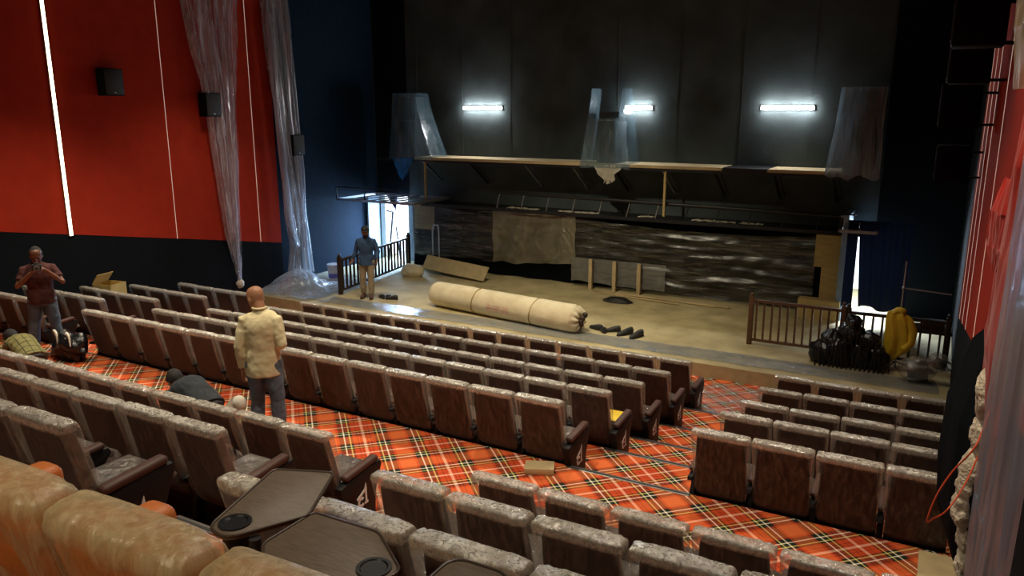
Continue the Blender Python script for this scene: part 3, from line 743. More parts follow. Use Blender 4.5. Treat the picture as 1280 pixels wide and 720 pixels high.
# plywood column and boards at the right of the curtain
t = thing('plywood_column', 'tall yellow plywood column at the right end of the stage curtain', 'plywood column', (0, 0, 0))
bm = B(); box(bm, (-2.08, 17.6, ZS), (-1.70, 17.95, EYE-2.62), .004); finish('upright_panel', bm, 'board', t, smooth=False)
bm = B(); box(bm, (-2.24, 17.62, EYE-3.32), (-2.08, 17.9, EYE-2.62), .004); finish('side_panel', bm, 'board', t, smooth=False)
bm = B(); box(bm, (-2.46, 17.3, ZS), (-1.62, 17.56, EYE-3.98), .004)
tag(finish('plywood_box', bm, 'board', smooth=False), 'low plywood box at the foot of the plywood column', 'box')
wallbox('door_1', (-1.72, 17.40, ZS), (-1.60, YB, 2.5), 'blueboard')
# left doorway reveal board
bm = B(); box(bm, (XL, 17.95, ZS), (XL+.05, YB-.01, 2.15), .004)
tag(finish('door_board', bm, 'blueboard', smooth=False), 'pale blue board on the left wall beside the bright doorway', 'board')
# white cloth on the bright doorway and leaning frame
bm = B(); sheet(bm, lambda u, v: V((-13.95+.38*u-.10*(1-v)*(1-u)+.03*nz(u*9, v*3), 18.35-.10*u+.03*nz(u*9, v*3, 2), 2.18-1.9*v)), 16, 24)
tag(finish('door_sheet', bm, 'film_drape', angle=80), 'white plastic sheet hanging at the right of the bright doorway', 'plastic sheet')
bm = B(); prism(bm, [(-14.28, 2.22), (-13.86, 2.22), (-13.95, 1.75)], 'y', 18.33, 18.35)
tag(finish('door_flap', bm, 'navy', smooth=False), 'dark triangular cloth flap at the top of the bright doorway', 'cloth')
bm = B(); bar(bm, (-14.15, 18.2, ZS), (-13.95, 18.2, 1.72), .04, .04, (0, 1, 0)); bar(bm, (-13.95, 18.2, 1.72), (-14.17, 18.2, 1.74), .04, .04, (0, 1, 0)); bar(bm, (-13.72, 18.2, ZS), (-13.85, 18.2, 1.3), .03, .03, (0, 1, 0))
tag(finish('metal_stand', bm, 'metal', smooth=False), 'thin dark metal stand in front of the bright doorway', 'stand')
# right doorway: two dark blue drapes with a gap between
for a, b, lab, s in ((-1.60, -1.395, 'narrow dark blue drape left of the bright slit', 0), (-1.27, -.40, 'wide dark blue drape over the right doorway', 1)):
    bm = B()
    def fn(u, v, a=a, b=b, s=s):
        x = a+(b-a)*u
        if s == 1: x -= .125*(1-v)**1.0*(1-u)
        zb = .58 if s == 0 else .60+.05*math.sin(u*9)
        return V((x, 17.35+.03*math.sin(u*26)*(1 if s else .4), 2.42*(1-v)+zb*v))
    sheet(bm, fn, 40, 14, .004); tag(finish('door_drape', bm, 'bluedrape', angle=80), lab, 'curtain', 'drapes over the right doorway')

# ------------------------------------------------------------------ railings
def railing(p0, p1, h, lab, m, n, posts=2, grp='wooden railings on the stage'):
    p0, p1 = V(p0), V(p1); t = thing('wooden_railing', lab, 'railing', p0, 0, grp)
    d = p1-p0; u = V((0, 0, 1))
    bm = B(); bar(bm, u*h, d+u*h, .07, .05); finish('top_rail', bm, m, t, smooth=False)
    bm = B(); bar(bm, u*.10, d+u*.10, .05, .05); finish('bottom_rail', bm, m, t, smooth=False)
    for i in range(n):
        q = d*((i+.7)/(n+.4)); bm = B(); bar(bm, q+u*.12, q+u*(h-.02), .045, .035, (1, 0, 0)); finish('baluster', bm, m, t, smooth=False)
    for i in range(posts):
        q = d*(i/(posts-1)); bm = B(); box(bm, (q.x-.045, q.y-.045, 0), (q.x+.045, q.y+.045, h+.09), .008); sphere(bm, (q.x, q.y, h+.12), .04, 10); finish('post', bm, m, t)
railing((-12.52, 14.17, ZS), (-13.10, 17.75, ZS), .84, 'dark wooden railing at the left side of the stage', 'wooddark', 20)
railing((-2.92, 14.78, ZS), (-1.30, 14.78, ZS), .86, 'brown wooden railing at the right of the stage, left section', 'wood', 11)
railing((-1.22, 14.80, ZS), (.36, 14.80, ZS), .84, 'dark wooden railing at the right of the stage, section by the wall', 'wooddark', 10)

# ------------------------------------------------------------------ things on the stage
# wrapped roll
A, Bp = V((-9.95, 14.46, 0)), V((-6.12, 13.90, 0)); d = (Bp-A); Ln = d.length
t = thing('carpet_roll', 'long roll wrapped in cream canvas lying along the front of the stage', 'carpet roll', (A.x, A.y, ZS), math.atan2(d.y, d.x))
R = .275
def rollfn(p, a, t_):
    q = 1+.02*nz(p.x*1.5, math.cos(a)*2, math.sin(a)*2)+.014*nz(p.x*6, math.cos(a)*4, math.sin(a)*4)
    c = V((p.x, 0, R)); return c+(p-c)*q
bm = B()
xs = [0, .02, .06, .12]+[.12+(Ln-.24)*i/60 for i in range(1, 60)]+[Ln-.12, Ln-.05, Ln-.01]
def rr(x):
    e = min(x, Ln-x)
    s = R*(1 if e > .12 else (.82+.18*math.sin(min(1, e/.12)*PI/2)))
    for b_ in (1.30, 2.85): s *= 1-.06*math.exp(-((x-b_)/.04)**2)
    return s*(1+.06*x/Ln)
loft(bm, [(V((x, 0, R)), rr(x), rr(x)) for x in xs], (0, 1, 0), 40, True, 2, rollfn)
finish('canvas_wrap', bm, 'cloth', t, angle=60)
for x in (1.30, 2.85):
    bm = B(); n = 36; pts = [V((x+.05*math.sin(a), (R+.004)*math.cos(a), R+(R+.004)*math.sin(a))) for a in [2*PI*k/n for k in range(n+1)]]
    tube(bm, pts, .013); finish('tie_rope', bm, 'rope', t)
for x, w, zz in ((1.72, .17, 0), (1.93, .14, 0), (2.11, .22, 0), (1.74, .12, 1), (1.90, .22, 1), (2.16, .17, 1), (3.08, .15, 2), (3.26, .12, 2)):
    # faded lettering rows on the front of the roll (illegible blocks in the photo)
    ang = (-.30, -.02, -.30)[zz]; bm = B()
    n = 6; g = []
    for i in range(n+1):
        for q in (0, 1):
            a = PI+ang+.20*q
            g.append(bm.verts.new((x+w*i/n+.006*nz(x*9, i), (R*1.052)*math.cos(a), R-(R*1.052)*math.sin(a)+.0)))
    for i in range(n): bm.faces.new((g[2*i], g[2*i+2], g[2*i+3], g[2*i+1]))
    finish('faded_print', bm, 'pink', t, smooth=False)
bm = B()
def pl(u, v):
    a = 2*PI*u; r = R*1.02*(1-v)+.03*v
    return V((Ln-.02+.10*math.sin(v*PI)+.03*math.sin(a*11)*v*(1-v)*4, r*math.cos(a), R+r*math.sin(a)))
sheet(bm, pl, 60, 10); finish('gathered_end', bm, 'cloth', t, angle=80)
bm = B()
for k in range(5): sphere(bm, (Ln+.06+.03*k, -.05+.03*math.sin(k*2), .12+.07*k), (.06, .05, .06), 8)
finish('rolled_core', bm, 'wooddark', t)
# dark shoes on the stage
def shoe(x, y, rz, lab, z=ZS, s=1, m='rubber'):
    t = thing('shoe', lab, 'shoe', (x, y, z), rz, 'shoes on the stage')
    bm = B(); loft(bm, [(V((0, -.13, .06)), .03, .045), (V((0, -.10, .055)), .042, .055), (V((0, -.03, .05)), .042, .048), (V((0, .06, .035)), .048, .034), (V((0, .12, .03)), .04, .028), (V((0, .15, .025)), .018, .015)], (1, 0, 0), 14)
    bmesh.ops.transform(bm, matrix=Matrix.Scale(s, 4), verts=bm.verts); finish('upper', bm, m, t)
    bm = B(); loft(bm, [(V((0, -.14, .008)), .03, .010), (V((0, -.05, .008)), .045, .010), (V((0, .08, .008)), .05, .010), (V((0, .155, .008)), .02, .010)], (1, 0, 0), 14)
    bmesh.ops.transform(bm, matrix=Matrix.Scale(s, 4), verts=bm.verts); finish('sole', bm, 'rubber', t)
for i, (x, y, r, s) in enumerate(((-5.88, 14.30, 1.2, 1.2), (-5.70, 14.22, .6, 1.2), (-5.52, 14.30, 2.1, 1.2), (-5.22, 14.22, 2.6, 1.35), (-4.96, 14.15, 2.8, 1.35))):
    shoe(x, y, r, 'black shoe right of the canvas roll, %s of five' % ['leftmost', 'second', 'middle', 'fourth', 'rightmost'][i], s=s)
for i, (x, y, r) in enumerate(((-11.42, 14.36, 1.0), (-11.28, 14.42, .4), (-11.12, 14.36, 1.9))):
    shoe(x, y, r, 'dark shoe at the feet of the man on the stage, %s of three' % ['left', 'middle', 'right'][i], s=1.05)
# leaning board and cloth bundle at the left
bm = B(); box(bm, (-1.05, -.02, 0), (1.10, .02, .40), .004)
o = tag(finish('plank', bm, 'chip', smooth=False), 'wide beige board leaning low on the stage left of the curtain', 'board'); o.location = (-11.22, 17.08, ZS+.09); o.rotation_euler = (math.radians(-32), math.radians(2.5), math.radians(-8))
bm = B(); sphere(bm, (0, 0, .16), (.35, .22, .20), 22)
for v in bm.verts: v.co += v.co.normalized()*.05*nz(v.co.x*5, v.co.y*5, v.co.z*7)
o = tag(finish('cloth_bundle', bm, 'cloth'), 'bundle of beige cloth beside the leaning board', 'cloth bundle'); o.location = (-12.25, 16.75, ZS-.03)
# strips of timber on the stage floor
for (a, b, w, lab) in (((-7.3, 17.45), (-3.9, 17.30), .07, 'longest pale timber strip on the stage floor by the curtain'), ((-7.0, 17.32), (-5.0, 17.05), .05, 'short pale timber strip crossing the longest one'), ((-6.6, 17.50), (-4.2, 17.22), .04, 'thin timber strip lying behind the longest one')):
    bm = B(); bar(bm, (a[0], a[1], ZS+.02), (b[0], b[1], ZS+.03), w, .025); tag(finish('timber_strip', bm, 'shelf', smooth=False), lab, 'timber strip', 'timber strips on the stage')
# dark coil on floor
bm = B()
for k in range(5):
    n = 30; r = .30-.03*k
    tube(bm, [V((r*1.2*math.cos(2*PI*i/n), r*.6*math.sin(2*PI*i/n), .02+.018*k)) for i in range(n+1)], .012, 6)
o = tag(finish('cable_coil', bm, 'rubber'), 'flat coil of dark cable on the stage floor before the timber strips', 'cable coil'); o.location = (-6.35, 16.7, ZS)
# bucket
t = thing('bucket', 'white plastic bucket with a violet label by the left stage railing', 'bucket', (-13.75, 15.35, ZS))
bm = B(); cyl(bm, (0, 0, 0), (0, 0, .42), .15, .175, 32); finish('body', bm, 'bucket', t)
bm = B(); cyl(bm, (0, 0, .41), (0, 0, .435), .185, .185, 32); finish('lid', bm, 'bucket', t)
bm = B(); cyl(bm, (0, 0, .08), (0, 0, .20), .158, .163, 32, caps=False); finish('label_band', bm, 'label', t)
# dark heap of bags and folded chairs in front of right railing
t = thing('junk_heap', 'heap of black plastic bags and folded metal frames before the right railing', 'heap', (-1.10, 14.30, ZS))
rg = random.Random(4)
for k, (x, y, z, sx, sz) in enumerate(((-.42, 0, .17, .26, .24), (-.15, -.02, .22, .28, .30), (.18, .02, .22, .26, .30), (.45, .02, .18, .2, .24), (-.02, .05, .55, .24, .22), (-.30, .06, .42, .2, .18), (.28, .05, .48, .2, .16), (.02, .04, .78, .13, .12))):
    bm = B(); sphere(bm, (x, y, z), (sx, .2, sz), 26)
    for v in bm.verts: v.co += V((v.co.x-x, v.co.y-y, v.co.z-z)).normalized()*(.05*nz(v.co.x*7+k, v.co.y*7, v.co.z*7)+.03*nz(v.co.x*16+k, v.co.y*16, v.co.z*16))
    finish('black_bag', bm, 'bag', t, angle=70)
for k in range(16):
    x = -.52+.072*k; bm = B(); a = rg.uniform(-.10, .10); hh = .62-.9*abs(x-.05)*abs(x-.05)+rg.uniform(-.1, .08)
    tube(bm, [V((x, -.27, .0)), V((x+a, -.22, hh))], .013, 6); tube(bm, [V((x+a, -.22, hh)), V((x+a+.09, -.20, hh-.03)), V((x+.09, -.25, .02))], .011, 6)
    finish('metal_leg', bm, 'metal', t)
# yellow raincoat on a stand
t = thing('microphone_stand', 'thin metal stand with a crossbar rising behind the yellow coat', 'stand', (-.38, 14.58, ZS))
bm = B(); cyl(bm, (0, 0, 0), (0, 0, 1.88), .014); finish('pole', bm, 'gmetal', t)
bm = B(); cyl(bm, (0, 0, 1.42), (.72, .02, 1.38), .012); sphere(bm, (0, 0, 1.42), .035, 10); finish('crossbar', bm, 'gmetal', t)
bm = B()
for a in (0, 2.1, 4.2): cyl(bm, (0, 0, .12), (.26*math.cos(a), .26*math.sin(a), .012), .012)
finish('tripod_foot', bm, 'metal', t)
t = thing('raincoat', 'bright yellow raincoat hung on the thin stand before the right railing', 'raincoat', (-.37, 14.40, ZS))
bm = B()
loft(bm, [(V((-.13, .02, .16)), .045, .06), (V((-.10, 0, .28)), .10, .10), (V((-.02, 0, .42)), .19, .13), (V((.01, 0, .58)), .21, .13), (V((0, 0, .74)), .19, .12), (V((-.02, 0, .90)), .19, .11), (V((-.03, 0, 1.0)), .15, .09), (V((0, 0, 1.05)), .06, .05)], (1, 0, 0), 40, True, 2.2, lambda p, a, t_: p+V((math.cos(a), math.sin(a), 0))*(.03*math.sin(a*6+t_*3)+.03*nz(p.x*9, p.y*9, p.z*9)))
finish('coat_body', bm, 'yellow', t, angle=80)
bm = B(); loft(bm, [(V((.14, -.06, .92)), .06, .05), (V((.21, -.08, .75)), .07, .06), (V((.20, -.09, .55)), .065, .055), (V((.10, -.13, .42)), .06, .05)], (1, 0, 0), 20, True, 2, lambda p, a, t_: p+V((math.cos(a), math.sin(a), 0))*.02*nz(p.x*15, p.y*15, p.z*15)); finish('sleeve', bm, 'yellow', t, angle=80)
bm = B(); sphere(bm, (-.02, 0, 1.06), (.10, .08, .06), 16); finish('hood', bm, 'yellow', t)
# wrapped lamp in a clear bag at far right
t = thing('wrapped_lamp', 'black stage lamp bundled in clear plastic by the right wall', 'lamp', (.05, 13.92, ZS))
bm = B(); cyl(bm, (-.22, 0, .16), (.08, 0, .20), .13, .16, 20); finish('lamp_body', bm, 'metal', t)
bm = B(); sphere(bm, (.22, 0, .36), .10, 16); finish('lamp_head', bm, 'metal', t)
for c, r in (((-.08, 0, .22), (.30, .2, .22)), ((.20, 0, .38), (.15, .15, .17))):
    bm = B(); sphere(bm, c, r, 30)
    for v in bm.verts: v.co += (v.co-V(c)).normalized()*(.04*nz(v.co.x*9, v.co.y*9, v.co.z*9)+.02*nz(v.co.x*24, v.co.y*24, v.co.z*24))
    finish('clear_bag', bm, 'film_bag', t, angle=70)
bm = B(); box(bm, (-.17, -.15, 0), (.17, .15, .13), .01); o = tag(finish('red_case', bm, 'pad', smooth=True), 'reddish brown case lying on the dark table by the right wall', 'case'); o.location = (.14, 15.25, ZS+.62)
bm = B(); box(bm, (-.34, -.25, .56), (.34, .25, .62), .005)
for sx in (-1, 1):
    for sy in (-1, 1): box(bm, (sx*.3-.02, sy*.2-.02, 0), (sx*.3+.02, sy*.2+.02, .56))
o = tag(finish('side_table', bm, 'wooddark', smooth=False), 'small dark table behind the right railing by the wall', 'table'); o.location = (.10, 15.25, ZS)

# ------------------------------------------------------------------ hanging plastic on the left wall
def drape(name, prof_, lab, m='film_drape', nu=50, seed=0, grp=None, cat='plastic drape', depth=.10, x=XL+.16, folds=9):
    """prof_: list of (z, y0, y1) from top to bottom, sheet hanging beside the left wall"""
    bm = B()
    def fn(u, v):
        f = v*(len(prof_)-1); i = min(int(f), len(prof_)-2); t_ = f-i; t_ = t_*t_*(3-2*t_) if False else t_
        z, y0, y1 = [prof_[i][k]*(1-t_)+prof_[i+1][k]*t_ for k in range(3)]
        w = y1-y0; a = u*folds*2*PI
        dp = depth*min(1, .35+w)
        return V((x+dp*(math.sin(a+seed)*.7+nz(u*7+seed, v*6))+.0, y0+w*u+.05*w*math.sin(a*1.3+seed), z+.02*nz(u*8, v*8, seed)))
    sheet(bm, fn, nu*2, 60)
    return tag(finish(name, bm, m, angle=80), lab, cat, grp)
E_ = EYE
o = drape('plastic_drape', [(ZC-.02, 11.30, 13.9), (E_+2.3, 11.95, 13.45), (E_+1.2, 12.10, 13.32), (E_+.0, 12.35, 13.22), (E_-1.4, 12.50, 13.10), (E_-2.8, 12.62, 13.02), (E_-3.7, 12.80, 12.98), (E_-4.08, 12.87, 12.95)], 'long clear plastic hanging on the red left wall, gathered to a knot above the seats', seed=1, grp='plastic hanging on the left wall')
bm = B(); sphere(bm, (0, 0, 0), (.09, .09, .11), 16)
for v in bm.verts: v.co *= 1+.25*nz(v.co.x*20, v.co.y*20, v.co.z*20)
k_ = finish('knot', bm, 'cap'); k_.parent = o; k_.location = (XL+.16, 12.91, E_-4.10)
drape('plastic_drape', [(ZC-.02, 14.0, 15.0), (E_+2.4, 14.25, 15.05), (E_+1.3, 14.30, 15.10), (E_+0, 14.42, 15.15), (E_-1.4, 14.55, 15.20), (E_-2.4, 14.62, 15.25), (E_-3.4, 14.66, 15.28), (E_-4.25, 14.55, 15.40)], 'clear plastic drape hanging over the red panel edge down to the floor heap', 'film_wall', seed=3, grp='plastic hanging on the left wall')
drape('plastic_drape', [(E_+2.2, 14.15, 14.35), (E_+.4, 14.2, 14.45), (E_-1.2, 14.32, 14.52), (E_-2.6, 14.36, 14.56), (E_-3.1, 14.50, 14.68), (E_-3.45, 14.62, 14.80)], 'narrow looped plastic strand beside the floor length drape', 'film_wall', 24, seed=8, grp='plastic hanging on the left wall', x=XL+.32, folds=4)

# ------------------------------------------------------------------ right foreground: torn wall cladding, plastic, wool, cable
def wallsheet(name, pts, m, lab, cat, amp=.03, ry=6, thick=.003, nu=40, nv=50, seed=0):
    """pts: rows from top to bottom, each (z, [(x,y), (x,y), ...]) - the plan curve of the sheet at that height"""
    bm = B()
    def curve(c, u):
        f = u*(len(c)-1); i = min(int(f), len(c)-2); t_ = f-i
        return V((c[i][0]*(1-t_)+c[i+1][0]*t_, c[i][1]*(1-t_)+c[i+1][1]*t_))
    def fn(u, v):
        f = v*(len(pts)-1); i = min(int(f), len(pts)-2); t_ = f-i; t_ = t_*t_*(3-2*t_)
        p = curve(pts[i][1], u)*(1-t_)+curve(pts[i+1][1], u)*t_; z = pts[i][0]*(1-t_)+pts[i+1][0]*t_
        q = amp*(nz(u*ry+seed, v*2, seed)+.5*nz(u*ry*2.5+seed, v*6))
        return V((min(p.x+q, XR-.004), p.y+q, z))
    sheet(bm, fn, nu, nv, thick)
    return tag(finish(name, bm, m, angle=80), lab, cat)
wallsheet('black_felt_sheet', [(E_-1.28, [(.43, 5.75), (.44, 5.3), (.455, 5.0)]), (E_-1.55, [(.30, 6.1), (.33, 5.4), (.44, 5.0)]), (E_-1.85, [(.185, 5.75), (.25, 5.2), (.42, 4.8)]), (E_-2.2, [(.165, 5.55), (.24, 5.1), (.41, 4.7)]), (E_-2.5, [(.185, 5.5), (.27, 5.1), (.42, 4.8)]), (E_-2.8, [(.27, 5.6), (.33, 5.2), (.44, 5.0)]), (E_-3.05, [(.36, 5.6), (.40, 5.3), (.45, 5.1)])], 'black', 'torn black felt cladding bulging off the right wall', 'wall felt', .01, 3, .006)
wallsheet('red_cloth', [(E_+.15, [(.40, 5.5), (.38, 5.1), (.43, 4.6)]), (E_-.3, [(.37, 5.45), (.35, 5.0), (.42, 4.5)]), (E_-.8, [(.35, 5.5), (.33, 5.0), (.42, 4.5)]), (E_-1.3, [(.345, 5.5), (.32, 5.0), (.42, 4.5)]), (E_-1.72, [(.345, 5.2), (.36, 4.9), (.41, 4.6)])], 'redcloth', 'loose red cloth hanging in folds beside the foreground plastic', 'cloth', .03, 9, .005)
wallsheet('red_cloth', [(E_-.40, [(.33, 5.6), (.335, 5.45), (.37, 5.3)]), (E_-.6, [(.275, 5.55), (.30, 5.35), (.36, 5.2)]), (E_-.80, [(.27, 5.55), (.31, 5.35), (.35, 5.2)]), (E_-.95, [(.32, 5.4), (.33, 5.35), (.345, 5.3)])], 'redcloth', 'small bright red flap curling off the right wall', 'cloth', .015, 6, .005)
# insulation wool
t = thing('insulation_wool', 'fluffy cream insulation wool spilling from behind the black felt', 'insulation', (0, 0, 0))
for k, (x, y, z, rx, rz) in enumerate(((.345, 5.0, -1.60, .045, .16), (.355, 5.0, -1.85, .05, .16), (.335, 4.98, -2.12, .075, .20), (.33, 4.98, -2.30, .07, .14), (.355, 5.0, -2.48, .05, .10), (.36, 5.0, -2.66, .045, .12))):
    bm = B(); sphere(bm, (x, y, E_+z), (rx, .10, rz), 40)
    c = V((x, y, E_+z))
    for v in bm.verts: v.co += (v.co-c).normalized()*(.022*nz(v.co.x*18, v.co.y*18, v.co.z*18+k)+.012*nz(v.co.x*50, v.co.y*50, v.co.z*50))
    finish('wool_tuft', bm, 'wool', t, angle=80)
bm = B(); tube(bm, smoothpath([(.36, 4.75, E_-1.60), (.31, 4.60, E_-1.76), (.22, 4.6, E_-1.93), (.16, 4.6, E_-2.09), (.13, 4.6, E_-2.25), (.16, 4.6, E_-2.23), (.22, 4.6, E_-2.16), (.29, 4.7, E_-2.04), (.34, 4.8, E_-1.9)], 6), .005)
tag(finish('loose_cable', bm, 'cable'), 'thin red cable looping out in front of the black felt', 'cable')
wallsheet('plastic_drape', [(E_+1.2, [(.262, 3.65), (.30, 3.3), (.275, 3.0), (.31, 2.6)]), (E_-.6, [(.258, 3.65), (.31, 3.3), (.27, 3.0), (.32, 2.6)]), (E_-1.6, [(.264, 3.65), (.30, 3.3), (.27, 3.0), (.31, 2.6)]), (E_-2.2, [(.270, 3.65), (.31, 3.3), (.275, 3.0), (.31, 2.6)])], 'film_front', 'tall clear plastic drape in the right foreground corner', 'plastic drape', .02, 8, 0, 60, 70, 2)
wallsheet('plastic_drape', [(E_+1.0, [(.30, 6.2), (.34, 5.8), (.40, 5.5)]), (E_+.5, [(.29, 6.1), (.33, 5.8), (.40, 5.5)]), (E_+.12, [(.33, 6.0), (.36, 5.8), (.40, 5.5)])], 'film_beige', 'pale plastic hanging at the top right corner beside the speaker', 'plastic drape', .02, 8, 0, 30, 30, 5)
bm = B(); box(bm, (.16, 6.35, FL['B1']), (.46, 6.80, FL['B1']+.02), .003)
tag(finish('floor_tile', bm, 'chip', smooth=False), 'loose pale tile on the carpet by the right wall', 'tile')

# ------------------------------------------------------------------ loose things in the hall
t = thing('cardboard_box', 'open cardboard box with raised flaps on the seats of the front left block', 'cardboard box', (-14.16, 9.32, EYE-3.62), .2)
bm = B()
for lo, hi in (((-.22, -.20, 0), (.22, .20, .01)), ((-.22, -.20, 0), (-.21, .20, .28)), ((.21, -.20, 0), (.22, .20, .28)), ((-.22, -.20, 0), (.22, -.19, .28)), ((-.22, .19, 0), (.22, .20, .28))): box(bm, lo, hi)
finish('carton_body', bm, 'carton', t, smooth=False)
for M_ in (Matrix.Translation((-.22, 0, .28)) @ Matrix.Rotation(-.9, 4, 'Y'), Matrix.Translation((.22, 0, .28)) @ Matrix.Rotation(2.2, 4, 'Y')):
    bm = B(); box(bm, (0, -.2, -.004), (.24, .2, .004), M=M_); finish('flap', bm, 'carton', t, smooth=False)
bm = B(); box(bm, (-.15, -.10, 0), (.15, .10, .07), .006)
o = tag(finish('small_box', bm, 'chip'), 'small cream box on the carpet behind the end seat of the rear row', 'box'); o.location = (-3.30, 6.60, FL['B1']); o.rotation_euler = (0, 0, .42)
bm = B(); cyl(bm, (-12.25, 6.35, FL['B1']+.03), (-11.2, 6.55, FL['B1']+.03), .018); tag(finish('metal_pipe', bm, 'gmetal'), 'grey metal pipe on the carpet behind the man with the camera', 'pipe')
bm = B(); box(bm, (-.10, -.16, 0), (.10, .16, .010), .003)
o = tag(finish('yellow_paper', bm, 'yellow'), 'yellow sheet on the end seat cushion of the fourth row', 'paper'); o.location = (XO['LB']+13.78*.56, RY['LB']+.42, FL['LB']+.505)
t = thing('black_bag', 'big black bag with pale handles on the floor behind the photographer', 'bag', (-11.02, 6.54, FL['B1']))
bm = B(); sphere(bm, (0, 0, .20), (.34, .17, .23), 36)
for v in bm.verts:
    v.co += (v.co-V((0, 0, .20))).normalized()*(.09*nz(v.co.x*5, v.co.y*5, v.co.z*5)+.03*nz(v.co.x*15, v.co.y*15, v.co.z*15)); v.co.z = max(v.co.z, 0)
finish('bag_body', bm, 'bag', t)
for sx, sp in ((-1, .12), (1, .18)):
    bm = B(); tube(bm, smoothpath([(sx*sp-.14, -.05, .34), (sx*sp-.05, -.12, .45), (sx*sp+.05, -.15, .42), (sx*sp+.09, -.17, .28)], 6), [.008+.010*math.sin(PI*q/18) for q in range(19)]); finish('bag_handle', bm, 'cap', t)

# ------------------------------------------------------------------ people
def hand_bm(bm, wr, d, palm, thumb, curl=.5, s=1):
    d = V(d).normalized(); p = V(palm); p = (p-d*p.dot(d)).normalized(); sd = V(thumb); sd = (sd-d*sd.dot(d)-p*sd.dot(p)).normalized()
    w = V(wr)
    loft(bm, [(w-d*.02, .026*s, .020*s), (w+d*.02*s, .034*s, .018*s), (w+d*.06*s, .040*s, .016*s), (w+d*.095*s, .038*s, .013*s)], sd, 14)
    for k, ln in enumerate((.072, .080, .075, .058)):
        b = w+d*.088*s+sd*(.030-.020*k)*s; pts = [b]; a = 0
        for j, f in enumerate((.45, .32, .23)):
            a += curl*(.5+.35*j); pts.append(pts[-1]+(d*math.cos(a)+p*math.sin(a))*ln*f*s)
        tube(bm, pts, [.0098*s, .0092*s, .0086*s, .0065*s], 8)
    b = w+d*.03*s+sd*.030*s; pts = [b, b+(sd*.7+d*.6+p*.2).normalized()*.035*s, b+(sd*.7+d*.6+p*.2).normalized()*.035*s+(d+p*curl+sd*.15).normalized()*.032*s]
    tube(bm, pts, [.013*s, .011*s, .008*s], 8)
def head_bm(bm, c, fwd, up, s=1):
    f = V(fwd).normalized(); u = V(up); u = (u-f*u.dot(f)).normalized(); sd = f.cross(u)
    def P(a, b, e): return V(c)+(sd*a+f*b+u*e)*s
    lev = [(-.118, .022, .026, .052), (-.108, .038, .042, .042), (-.085, .052, .060, .024), (-.05, .063, .080, .010), (-.01, .070, .091, .002), (.03, .075, .096, -.004), (.065, .073, .092, -.008), (.092, .060, .077, -.012), (.110, .038, .050, -.014), (.118, .012, .016, -.014)]
    loft(bm, [(P(0, o, z), a*s, b*s) for z, a, b, o in lev], sd, 24)
    R_ = Matrix((sd, f, u)).transposed()
    sphere(bm, P(0, .100, -.022), (.012*s, .018*s, .022*s), 10, R_); sphere(bm, P(0, .112, -.034), (.015*s, .013*s, .011*s), 10, R_)
    sphere(bm, P(0, .085, .018), (.05*s, .014*s, .010*s), 10, R_)
    sphere(bm, P(0, .086, -.068), (.024*s, .012*s, .012*s), 10, R_); sphere(bm, P(0, .078, -.102), (.022*s, .016*s, .014*s), 10, R_)
    for q in (-1, 1): sphere(bm, P(q*.075, -.004, -.012), (.010*s, .020*s, .032*s), 12, R_)
    loft(bm, [(P(0, -.028, -.04), .052*s, .055*s), (P(0, -.030, -.12), .052*s, .054*s)], sd, 16)
    return P, R_, s
